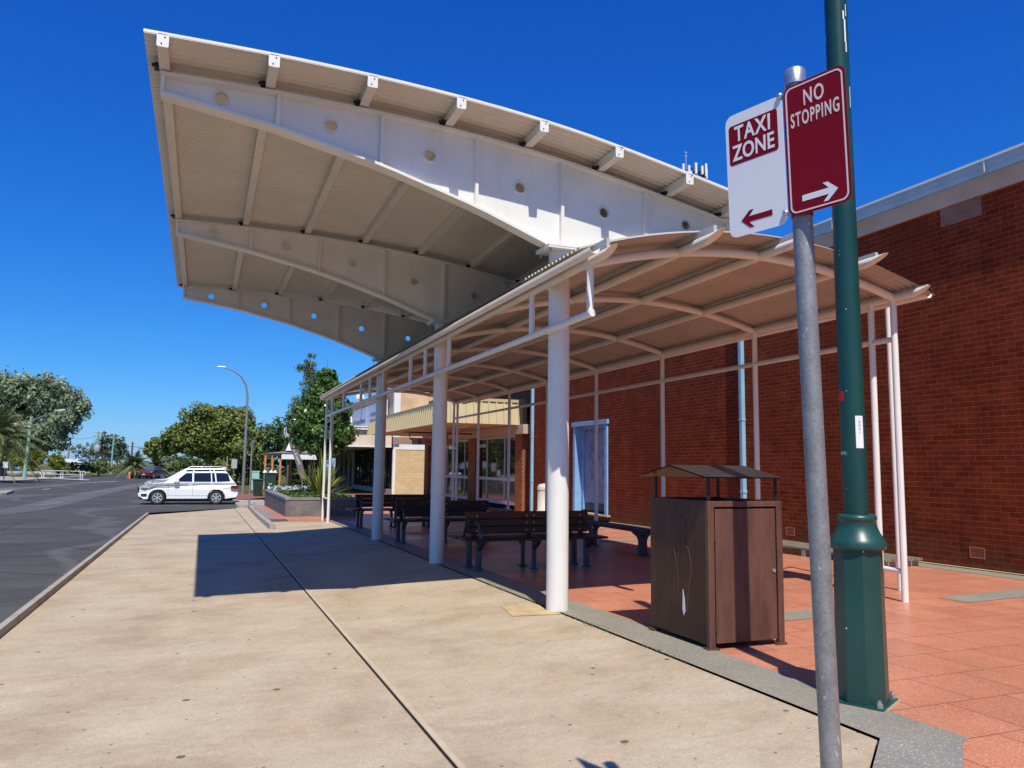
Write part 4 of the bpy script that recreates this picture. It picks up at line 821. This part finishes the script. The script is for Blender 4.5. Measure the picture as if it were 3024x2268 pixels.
# ------------------------------------------------------------------ vehicles
def arc(cx, cz, r, a0, a1, n=10): return [(cx+r*math.cos(R(a0+(a1-a0)*i/n)), cz+r*math.sin(R(a0+(a1-a0)*i/n))) for i in range(n+1)]
def car(label, body_mat, suv=True, rails=False, group=None, screen='wscreen'):
    t = thing('parked_car', label, 'car', (0,0,0), group); h = .95
    side = [(.06,.42),(.0,.55),(.02,.72),(.07,.90),(.20,.985),(.55,1.045),(1.22,1.12),(2.4,1.135),(4.52,1.14),(4.66,1.0),(4.755,.72),(4.74,.52),(4.66,.38)] + arc(3.70,.36,.425,-8,188)[0:] + arc(.95,.36,.425,-8,188) + [(.30,.30)]
    side = side[::-1]
    b = MB(); b.plate([side], Matrix(((1,0,0,0),(0,0,-1,0),(0,1,0,0),(0,0,0,1))), -h, h)
    sc = lambda x: 1 - .40*max(0, (.62-x)/.62)**1.9 if x < .62 else 1 - .14*max(0, (x-4.3)/.45)**2   # nose and tail narrow in plan
    for p in b.v: p.y *= sc(p.x)
    body = b.build('body', body_mat, t, .04, 3)
    def skin(nm, pts, mat, s, o=.012):
        f = [Vector((x-.004, s*(h*sc(x)+o), z)) for x, z in pts]; k = [Vector((x+.02, s*(h*sc(x)-.03), z)) for x, z in pts]; n = len(pts)
        F = [tuple(range(n))] + [(i, i+n, (i+1) % n+n, (i+1) % n) for i in range(n)]; MB().add(f+k, F if s < 0 else [q[::-1] for q in F]).build(nm, mat, t)
    c = MB().hexa([(1.12,-.905,1.08),(4.60,-.905,1.08),(4.60,.905,1.08),(1.12,.905,1.08),(2.12,-.70,1.665),(4.12,-.70,1.70),(4.12,.70,1.70),(2.12,.70,1.665)]); c.build('cabin', body_mat, t, .07, 3)
    def onside(x, z, s, o=.012):
        k = (z-1.08)/.60; return (x, s*(.905-.205*k+o), z)
    for s in (-1,1):
        for nm, q in (('side_window', [(1.72,1.16),(2.52,1.16),(2.50,1.60),(2.22,1.60)]),('side_window', [(2.60,1.16),(3.42,1.16),(3.38,1.62),(2.58,1.605)]),('side_window', [(3.47,1.16),(3.63,1.16),(3.55,1.62),(3.43,1.62)]),('side_window', [(3.69,1.16),(4.34,1.19),(4.22,1.56),(4.12,1.61),(3.62,1.62)])):
            vs = [onside(x,z,s) for x,z in q]; wv = [onside(x,z,s,.0) for x,z in q]; n = len(q)
            f = [tuple(range(n))] + [(i,i+n,(i+1) % n+n,(i+1) % n) for i in range(n)]; m = MB().add(vs+wv, f if s < 0 else [ff[::-1] for ff in f]); m.build(nm, M['carglass'], t)
        m = MB().box(1.66,1.92,s*1.0-.10,s*1.0+.10,1.10,1.27); m.build('mirror', body_mat, t, .05, 3)
        for hx in (2.36,3.38): MB().box(hx,hx+.2,s*.965-.015,s*.965+.015,.985,1.015).build('door_handle', body_mat, t, .01)
        m = MB()
        for sx in (1.42,2.56,3.5): m.box(sx,sx+.010,s*.951-.003,s*.951+.003,.46,1.06)
        m.box(1.42,3.5,s*.951-.003,s*.951+.003,.455,.465); m.build('door_gap', M['trim'], t)
        skin('headlight', [(.13,.85),(.34,.84),(.62,.90),(.80,.965),(.78,1.0),(.5,.985),(.22,.945)], M['head'], s); skin('grille', [(.0,.62),(.05,.60),(.085,.86),(.07,.885),(.025,.80)], M['trim'], s); skin('bumper_vent', [(.16,.46),(.42,.46),(.46,.52),(.38,.56),(.18,.54)], M['trim'], s)
        m = MB().box(4.38,4.60,s*.953-.004,s*.953+.004,.82,.985).box(4.60,4.735,s*.75,s*.93,.80,.98) if s > 0 else MB().box(4.38,4.60,-.957,-.949,.82,.985).box(4.60,4.735,-.93,-.75,.80,.98); m.build('tail_light', M['tail'], t)
        for wx in (.95,3.70):
            ya, yb = (s*.97, s*.73); w = MB(); w.path([(wx,ya,.36),(wx,ya-s*.03,.36),(wx,yb+s*.03,.36),(wx,yb,.36)], [.335,.362,.362,.335], 32); wh = w.build('tyre', M['tyre'], t)
            q = MB(); q.tube((wx,ya-s*.045,.36),(wx,ya+s*.004,.36),.225,n=28); q.build('hub', M['trim'], wh); q = MB(); M4 = Matrix(((1,0,0,wx),(0,0,s,ya+s*.004),(0,1,0,.36),(0,0,0,1)))
            q.plate([circ(0,0,.235,28), circ(0,0,.20,28)[::-1]], M4, 0, .012); q.plate([circ(0,0,.055,12)], M4, 0, .014)
            for kx in range(6):
                a = R(60*kx+90); u = Vector((math.cos(a),math.sin(a))); v = Vector((-u.y,u.x)); q.plate([[tuple(u*.04-v*.024), tuple(u*.205-v*.042), tuple(u*.205+v*.042), tuple(u*.04+v*.024)]], M4, 0, .012)
            q.build('rim', M['rim'], wh)
        if rails: MB().path([(2.2,s*.62,1.69),(2.35,s*.62,1.755),(3.9,s*.62,1.78),(4.1,s*.62,1.72)], .022, 6).build('roof_rail', M['rim'], t)
    def face(nm, mat, pts, o=(0,0,0)):
        vs = [Vector(p)+Vector(o) for p in pts]; MB().add(vs + [Vector(p) for p in pts], [(0,1,2,3),(0,4,5,1),(1,5,6,2),(2,6,7,3),(3,7,4,0)]).build(nm, mat, t)
    face('windscreen', M[screen], [(1.21,.80,1.13),(1.21,-.80,1.13),(2.07,-.64,1.635),(2.07,.64,1.635)], (-.010,0,.014))
    face('rear_window', M['carglass'], [(4.55,-.72,1.16),(4.55,.72,1.16),(4.21,.60,1.60),(4.21,-.60,1.60)], (.012,0,.01))
    MB().box(-.012,.06,-.42,.42,.66,.86).build('grille', M['trim'], t, .02); MB().box(-.022,-.01,-.07,.07,.72,.80).build('badge', M['rim'], t, .02)
    MB().box(-.018,.02,-.20,.20,.50,.62).build('number_plate', M['plateb'], t); MB().box(.10,.55,-.60,.60,.28,.42).build('lower_bumper', M['trim'], t, .03); MB().box(.5,4.5,-.80,.80,.22,.36).build('underbody', M['trim'], t)
    return t
def place(t, x, y, z, rz=0, label=None):
    t.location = (x,y,z); t.rotation_euler = (0,0,rz)
    if label: t['label'] = label
    return t
c1 = car('white four-wheel drive wagon parked side on at the kerb, nearest car', M['carwhite'])
c2 = car('second white wagon with roof rails, mostly hidden behind the nearest white car', M['carwhite'], rails=True)
c3 = car('rust-red hatchback under the palms at the far end of the road', M['carred'])
c4 = copy_tree(c1)
place(c1, -2.93, 43.62, zr(43)+.0, R(-2)); place(c2, -2.95, 47.6, zr(47)+.06, R(-2)); c2.scale = (1.0,1.0,1.05); place(c3, -7.2, 113.6, zr(115)-.0, R(74)); place(c4, -30.5, 137, -.36, R(-12), 'tiny white car parked at the far left beyond the verge')

# ------------------------------------------------------------------ street furniture
def curved_light(x, y, z):
    t = thing('street_light', 'tall grey street light with a long curved arm reaching over the parked cars', 'street light', (x,y,z))
    MB().tube((x,y,z),(x,y,z+.03),.2).path([(x,y,z),(x,y,z+6.6),(x-.12,y,z+7.35),(x-.45,y,z+7.95),(x-.95,y,z+8.32),(x-1.55,y,z+8.52)], [.11,.075,.065,.06,.05,.045], 14).build('pole', M['galv'], t)
    MB().box(x-2.05,x-1.5,y-.11,y+.11,z+8.50,z+8.60).build('lamp_head', M['swhite'], t, .04)
curved_light(2.62, 55.5, zg(55))
def sign_pole(name, label, x, y, z, h, w, sh_, mat, rz, r=.03):
    t = thing(name, label, 'sign', (x,y,z)); MB().tube((x,y,z),(x,y,z+h),r).build('pole', M['galv'], t)
    d = Vector((math.cos(rz),math.sin(rz),0)); n = Vector((d.y,-d.x,0)); q = MB(); c = Vector((x,y,z+h-.06-sh_/2))+n*(r+.006); q.bar(c-d*w/2, c+d*w/2, .006, sh_); q.build('sign_panel', mat, t)
sign_pole('sign_post', 'slim grey sign pole at the kerb end with its plate seen edge on', 2.15, 38.9, zg(39), 3.08, .3, .52, M['galv'], R(105), .04)
sign_pole('sign_post', 'grey back of a square road sign beside the curved street light', 2.28, 64, -.37, 2.45, .42, .72, M['alu'], R(10))
sign_pole('sign_post', 'small white square sign low beside a wooden post near the white cars', 1.6, 64.5, -.37, 1.85, .3, .50, M['swhite'], R(-25))
tag(MB().tube((1.78,64.6,-.37),(1.78,64.6,2.25),.045).build('wooden_post', M['palebark']), 'pale wooden post left of the grey square sign back', 'post')
t = thing('wheelie_bin', 'dark green two-wheeled rubbish bin standing on the path', 'bin', (3.32,51.6,zg(50))); z = zg(50); x, y = 3.32, 51.6
MB().hexa([(x-.24,y-.26,z+.06),(x+.24,y-.26,z+.06),(x+.24,y+.26,z+.06),(x-.24,y+.26,z+.06),(x-.30,y-.35,z+1.0),(x+.30,y-.35,z+1.0),(x+.30,y+.35,z+1.0),(x-.30,y+.35,z+1.0)]).build('body', M['bin'], t, .02)
MB().box(x-.34,x+.36,y-.38,y+.38,z+1.003,z+1.08).build('lid', M['bin'], t, .02)
for s in (-1,1): MB().tube((x+.20,y+s*.22,z+.12),(x+.20,y+s*.30,z+.12),.12,n=16).build('wheel', M['tyre'], t)
t = thing('bin_enclosure', 'taller dark green mesh-sided bin enclosure right of the wheelie bin', 'bin', (4.95,63,-.36)); x, y, z = 4.95, 63, -.36
MB().box(x-.40,x+.40,y-.4,y+.4,z,z+1.38).build('body', M['bin'], t, .02); MB().box(x-.28,x+.28,y-.412,y-.402,z+1.2,z+1.3).build('slot', M['black'], t)
q = MB()
for i in range(12): q.box(x-.38+i*.066,x-.372+i*.066,y-.408,y-.401,z+.05,z+1.1)
for i in range(14): q.box(x-.38,x+.38,y-.409,y-.402,z+.06+i*.08,z+.068+i*.08)
q.build('mesh', paint('MeshGreen', (.05,.12,.09), .5), t)
for i in range(3):
    for j in range(2): MB().box(x-.12+i*.09,x-.07+i*.09,y-.414,y-.410,z+.46+j*.07,z+.50+j*.07).build('sticker', M['swhite'], t)
t = thing('utility_cabinet', 'pale mint green electrical cabinet behind the wheelie bin', 'cabinet', (4.0,63.5,-.37)); x, y, z = 3.9, 64, -.37
MB().box(x-.28,x+.28,y-.25,y+.25,z,z+1.42).build('body', M['cabinet'], t, .01); MB().box(x-.31,x+.31,y-.28,y+.28,z+1.423,z+1.50).build('cap', M['cabinet'], t)
# veranda beyond the planter
t = thing('timber_veranda', 'small open veranda with orange timber posts and a low grey roof', 'veranda', (7.2,67,-.37)); z = -.37
for x, y, m in ((5.02,70,'otimber'),(5.5,68.5,'otimber'),(6.0,67,'otimber'),(6.62,67,'dtimber'),(7.05,69,'otimber'),(8.4,67,'dtimber'),(5.75,72,'otimber')): MB().box(x-.08,x+.08,y-.08,y+.08,z,2.42).build('post', M[m], t)
MB().bar((4.95,70.6,2.46),(5.98,66.9,2.46),.10,.24).bar((5.98,66.9,2.46),(9.6,66.9,2.46),.10,.24).build('beam', M['otimber'], t)
MB().hexa([(4.7,71.2,2.585),(5.9,66.6,2.585),(10,66.6,2.585),(10,71.2,2.585),(6.6,70.2,2.72),(6.9,68.4,2.85),(9.5,68.4,2.85),(9.5,70.2,2.72)]).build('roof', M['vroof'], t)
MB().box(6.05,9.9,66.62,66.66,2.10,2.5).build('valance', M['swhite'], t)
MB().hexa([(6.45,67.2,2.82),(7.2,67.2,2.82),(7.2,68.2,2.82),(6.45,68.2,2.82),(6.75,67.4,3.62),(7.0,67.4,3.62),(7.0,67.8,3.62),(6.75,67.8,3.62)]).build('gable_finial', M['swhite'], t)
for i, (x, y) in enumerate(((4.75,66),(5.25,66.3),(5.55,66.1))):
    p = thing('white_bollard', 'white capped garden bollard lamp in front of the veranda posts', 'bollard', (x,y,-.37), 'white capped bollards by the veranda'); MB().lathe(x,y,[(.06,-.37),(.06,.75),(.10,.78),(.10,.98)],10).build('body', M['swhite'], p); MB().lathe(x,y,[(.20,.985),(.02,1.2)],10).build('cap', M['swhite'], p)
t = thing('feather_banner', 'dark grey feather banner leaning between the tree and the veranda', 'banner', (4.95,41.5,.6)); q = MB()
bp = [(4.10,3.02),(4.22,2.98),(4.52,2.55),(4.78,1.9),(4.98,1.2),(5.02,.9),(4.80,.88),(4.62,1.35),(4.40,2.0),(4.15,2.62)]
q.plate([bp[::-1]], XZ(41.5), -.006, .006); ban = q.build('cloth', M['banner'], t); MB().path([(4.9,41.53,-.32),(4.85,41.53,.9),(4.55,41.53,1.9),(4.12,41.53,3.05)], .014, 6).build('pole', M['alu'], t)
MB().lathe(4.02,41.5,[(.10,3.02),(.19,3.10),(.20,3.50),(.16,3.54)],10).build('tip', M['swhite'], t)
text('lettering', 'hair & beauty', .19, M['swhite'], ban, XZ(41.49) @ Matrix.Translation((4.52,2.1,0)) @ Matrix.Rotation(R(-66),4,'Z'), sx=.95)

# left side of the road
t = thing('mint_light_pole', 'mint green tapered street light pole with a long pale arm on the left verge', 'street light', (-18.4,101,-.36)); b = Vector((-18.5,101,-.36))
MB().path([b,(-18.06,99.9,6.6)], [.20,.15], 10).build('pole', M['mint'], t); MB().path([(-18.06,99.9,6.2),(-15.5,98.7,7.2),(-14.9,98.4,7.36)], [.09,.06,.05], 8).build('arm', M['galv'], t)
MB().bar((-15.2,98.5,7.34),(-14.6,98.2,7.46),.2,.12).build('lamp_head', M['swhite'], t); MB().path([(-18.1,100,4.3),(-17.5,99.7,4.8)], .08, 8).build('stub_arm', M['palebark'], t)
t = thing('handrail', 'long low white tubular handrail with rounded ends beside the road', 'handrail', (-15.8,106,-.36))
A = Vector((-18.2,109.5,-.36)); B = Vector((-12.6,99.9,-.36)); D = (B-A).normalized(); Zv = Vector((0,0,1))
def loop(z0, z1, e): return [A-D*e+Zv*(z0+z1)/2, A-D*e*.6+Zv*z1, A+Zv*z1, B+Zv*z1, B+D*e*.6+Zv*z1, B+D*e+Zv*(z0+z1)/2, B+D*e*.6+Zv*z0, B+Zv*z0, A+Zv*z0, A-D*e*.6+Zv*z0, A-D*e+Zv*(z0+z1)/2]
MB().path(loop(.52,.94,.7), .04, 8).build('rail', M['white'], t)
for f in (.0,.05,.48,.53,.95,1.0): p = A.lerp(B,f); MB().tube(p,p+Zv*.94,.035).build('post', M['white'], t)
MB().bar(A-D*.3+Zv*.02,B+D*1.2+Zv*.02,.5,.05).build('base_strip', M['swhite'], t)
def pole(name, label, a, b, r, mat, arms=(), tr=None):
    t = thing(name, label, 'power pole', a); MB().path([a,b],[r*1.25,r],8).build('pole', M[mat], t); b = Vector(b)
    for dz, w in arms: MB().bar(b+Vector((-w*.93,w*.37,-dz)), b+Vector((w*.93,-w*.37,-dz)), .10,.12).build('crossarm', M['palebark'], t)
    for dz, w in arms: 
        for s in (-1,-.5,.5,1): p = b+Vector((w*.9*s,-w*.36*s,-dz+.05)); MB().tube(p,p+Vector((0,0,.22)),.05,n=6).build('insulator', M['swhite'], t)
    if tr: c = b-Vector((0,0,tr)); MB().lathe(c.x,c.y-.5,[(.45,c.z-.6),(.5,c.z-.5),(.5,c.z+.5),(.4,c.z+.6)],12).build('transformer', M['greyink'], t)
pole('leaning_pole', 'leaning bare timber pole behind the white handrail', (-27.4,192,-.4), (-26.9,191,6.95), .17, 'palebark')
pole('power_pole', 'pale green power pole carrying a grey transformer and wide crossarms', (-17.0,149.5,-.37), (-16.8,148.6,6.9), .16, 'mint', ((.15,.7),(.75,.9)), 2.9)
pole('power_pole', 'slim pale green power pole between the transformer pole and the palms', (-14.5,148.2,-.37), (-14.3,147.4,6.15), .13, 'mint', ((.35,.8),))
pole('power_pole', 'short dark power pole rising just left of the palms', (-12.2,158,-.37), (-12.1,157,5.45), .13, 'bark', ((.3,.5),))
def wire(a, b, sag, label):
    a = Vector(a); b = Vector(b); tag(MB().path([a.lerp(b,s)+Vector((0,0,-sag*4*s*(1-s))) for s in lin(0,1,10)], .03, 4).build('power_line', M['black']), label, 'cable')
wire((-26.9,191,6.8),(-16.8,148.6,6.2),.35,'thin wire from the leaning pole to the transformer pole'); wire((-14.3,147.4,4.6),(-1.0,120,4.1),.25,'upper thin wire running right from the slim power pole to the spreading tree'); wire((-14.3,147.4,3.6),(-6.2,140,3.1),.2,'lower thin wire running right from the slim power pole'); wire((-26.9,191,6.6),(-38,185,3.6),.3,'thin wire dropping left from the leaning pole into the eucalyptus'); wire((-26.9,191,6.2),(-17,160,1.6),.1,'thin stay wire slanting down right from the leaning pole')
t = thing('low_building', 'long low white-roofed building behind the shrubs', 'building', (-22,172,-.37)); MB().box(-25.6,-19.2,170,178,-.37,1.55).build('wall', M['render'], t); MB().box(-25.8,-19.0,169.8,178.2,1.56,2.25).build('fascia', M['swhite'], t)
MB().box(-22.4,-22.1,169.78,169.8,1.85,2.1).box(-21.9,-21.6,169.78,169.8,1.85,2.1).build('fascia_lettering', M['ink'], t)
t = thing('far_house', 'little cream-roofed house seen under the spreading tree', 'house', (-2.2,150,-.37)); MB().box(-4.2,-1.6,150,154,-.37,.9).build('wall', M['render'], t); MB().hexa([(-4.5,149.8,.91),(-1.3,149.8,.91),(-1.3,154.2,.91),(-4.5,154.2,.91),(-3.4,151.5,1.75),(-2.5,151.5,1.75),(-2.5,152.5,1.75),(-3.4,152.5,1.75)]).build('roof', M['ochre'], t)
t = thing('green_shed', 'pale green shed half hidden by the left palm', 'shed', (-31,140,-.37)); MB().box(-34,-28.6,141,147,-.37,1.5).build('wall', M['mint'], t); MB().hexa([(-34.2,140.8,1.51),(-28.4,140.8,1.51),(-28.4,147.2,1.51),(-34.2,147.2,1.51),(-34.2,143.9,2.6),(-28.4,143.9,2.0),(-28.4,144.1,2.0),(-34.2,144.1,2.6)]).build('roof', M['mint'], t)
for x, y, lb_ in ((-22.6,118,'large grey concrete bowl planter, leftmost of three on the left verge'),(-20.4,116.6,'large grey concrete bowl planter, middle of three on the left verge'),(-18.6,115.4,'large grey concrete bowl planter, rightmost of three, just behind the mint pole')):
    t = thing('bowl_planter', lb_, 'planter', (x,y,-.36), 'grey bowl planters on the left verge'); MB().lathe(x,y,[(.6,-.36),(.95,-.1),(1.05,.35),(.98,.36),(.95,.25)],20).build('bowl', M['kerb'], t); MB().lathe(x,y,[(.94,.26),(.2,.30)],14).build('soil', M['dirt'], t)
sign_pole('sign_post', 'small white square sign on a thin pole behind the left verge plants', -21.0, 104, -.36, 2.0, .62, .72, M['swhite'], R(-20))
for x, y, h, lb_ in ((-8.95,114.5,1.0,'orange and white traffic bollard left of the rust-red car'),(-16.9,149,1.25,'orange bollard at the foot of the transformer pole')):
    t = thing('traffic_bollard', lb_, 'bollard', (x,y,-.45)); MB().lathe(x,y,[(.17,-.45),(.13,-.38),(.10,h-.45)],12).build('body', M['orange'], t); MB().lathe(x,y,[(.112,h-.85),(.108,h-.65)],12).build('band', M['swhite'], t)
# phone mast far behind the brick building
mt = thing('phone_mast', 'distant mobile phone mast with a ring of white panel antennas above the canopy roof', 'mast', (68,97,0)); cx, cy, cz = 68.75, 97.2, 47.6
MB().tube((cx,cy,-1),(cx,cy,cz-.6),.5,.35).build('pole', M['galv'], mt); q = MB()
for k in range(12):
    a = 2*math.pi*k/12; p = Vector((cx+1.75*math.cos(a), cy+1.75*math.sin(a), cz)); q.bar((cx,cy,cz-1.3), p-Vector((0,0,.9)), .12,.14); b2 = 2*math.pi*(k+1)/12; p2 = Vector((cx+1.75*math.cos(b2), cy+1.75*math.sin(b2), cz))
    for z in (-.8,.2): q.bar(p+Vector((0,0,z)), p2+Vector((0,0,z)), .08,.08)
    q.bar(p-Vector((0,0,1)), p+Vector((0,0,.8)), .07,.07); q.box(p.x-.2,p.x+.1,p.y-.1,p.y+.2,cz-.6,cz-.2)
q.build('platform', M['bolt'], mt)
for k in range(12):
    a = 2*math.pi*k/12+.1; p = Vector((cx+2.0*math.cos(a), cy+2.0*math.sin(a), cz)); hh = (1.0,.6,1.25,.7)[k % 4]; MB().box(p.x-.17,p.x+.17,p.y-.12,p.y+.12,cz-.75,cz+hh).build('antenna', M['swhite'], mt)
MB().path([(cx-1.3,cy,cz-.9),(cx-1.35,cy,cz+3.4)], .06, 6).bar((cx-1.75,cy,cz+2.7),(cx-.95,cy,cz+2.7),.05,.05).bar((cx-1.75,cy,cz+3.3),(cx-.95,cy,cz+3.3),.05,.05).build('whip_antenna', M['alu'], mt)
# weeds in the paving joint
r = random.Random(5); m = MB()
for cxx, cyy, n in ((4.0,9.3,60),(4.0,7.55,90),(4.01,6.15,70),(3.99,10.6,60),(4.0,8.1,30)):
    for i in range(n):
        p = Vector((cxx+r.gauss(0,.022), cyy+r.gauss(0,.22), zg(cyy)-.01)); t_ = p+Vector((r.gauss(0,.025), r.gauss(0,.03), r.uniform(.01,.04))); w_ = Vector((r.gauss(0,1), r.gauss(0,1), 0)).normalized()*.006; m.add([p-w_, p+w_, t_], [(0,1,2)])
tag(m.build('weeds', M['lf_cover']), 'tiny weeds growing in the joint along the tiled edge', 'weeds', kind='stuff')

# ------------------------------------------------------------------ light, sky, camera
EL, AZ = R(56.2), R(190.5)
sd = Vector((math.sin(AZ)*math.cos(EL), math.cos(AZ)*math.cos(EL), math.sin(EL)))
su = bpy.data.lights.new('sun', 'SUN'); su.energy = 4.85; su.angle = R(.5); su.color = (1, .945, .82); so = bpy.data.objects.new('sun', su); COL.objects.link(so); so.rotation_euler = sd.to_track_quat('Z','Y').to_euler(); so.location = (0,0,30)
w = bpy.data.worlds.new('World'); scene.world = w; w.use_nodes = True; nt = w.node_tree; bg = nt.nodes['Background']
sk = nt.nodes.new('ShaderNodeTexSky'); sk.sky_type = 'NISHITA'; sk.sun_disc = False; sk.sun_elevation = EL; sk.sun_rotation = AZ; sk.altitude = 200; sk.air_density = 1.0; sk.dust_density = .3; sk.ozone_density = 4.0
sp_ = nt.nodes.new('ShaderNodeSeparateColor'); cb_ = nt.nodes.new('ShaderNodeCombineColor'); nt.links.new(sk.outputs[0], sp_.inputs[0])
for i, (ex, mu) in enumerate(((1.81,.146),(1.136,.90),(.71,3.57))):    # deep clear-day blue
    p_ = nt.nodes.new('ShaderNodeMath'); p_.operation = 'POWER'; p_.inputs[1].default_value = ex; q_ = nt.nodes.new('ShaderNodeMath'); q_.operation = 'MULTIPLY'; q_.inputs[1].default_value = mu
    nt.links.new(sp_.outputs[i], p_.inputs[0]); nt.links.new(p_.outputs[0], q_.inputs[0]); nt.links.new(q_.outputs[0], cb_.inputs[i])
nt.links.new(cb_.outputs[0], bg.inputs['Color']); bg.inputs['Strength'].default_value = .06
cam = bpy.data.cameras.new('camera'); cam.sensor_fit = 'HORIZONTAL'; cam.sensor_width = 36; cam.lens = 36*2271/3024; cam.clip_end = 4000; cam.clip_start = .05
co = bpy.data.objects.new('camera', cam); COL.objects.link(co); yaw, pit, rol = R(21.73), R(6.23), R(.754)
f_ = Vector((math.sin(yaw)*math.cos(pit), math.cos(yaw)*math.cos(pit), math.sin(pit))); r_ = Vector((math.cos(yaw), -math.sin(yaw), 0)); u_ = r_.cross(f_)
rr, uu = r_*math.cos(rol)+u_*math.sin(rol), -r_*math.sin(rol)+u_*math.cos(rol)
co.matrix_world = Matrix(((rr.x,uu.x,-f_.x,0),(rr.y,uu.y,-f_.y,0),(rr.z,uu.z,-f_.z,1.62),(0,0,0,1))); scene.camera = co
scene.render.resolution_x = 1024; scene.render.resolution_y = 768; scene.render.engine = 'CYCLES'
scene.cycles.max_bounces = 12; scene.cycles.diffuse_bounces = 6; scene.view_settings.view_transform = 'Standard'; scene.view_settings.look = 'None'; scene.view_settings.exposure = .13; scene.view_settings.gamma = 1
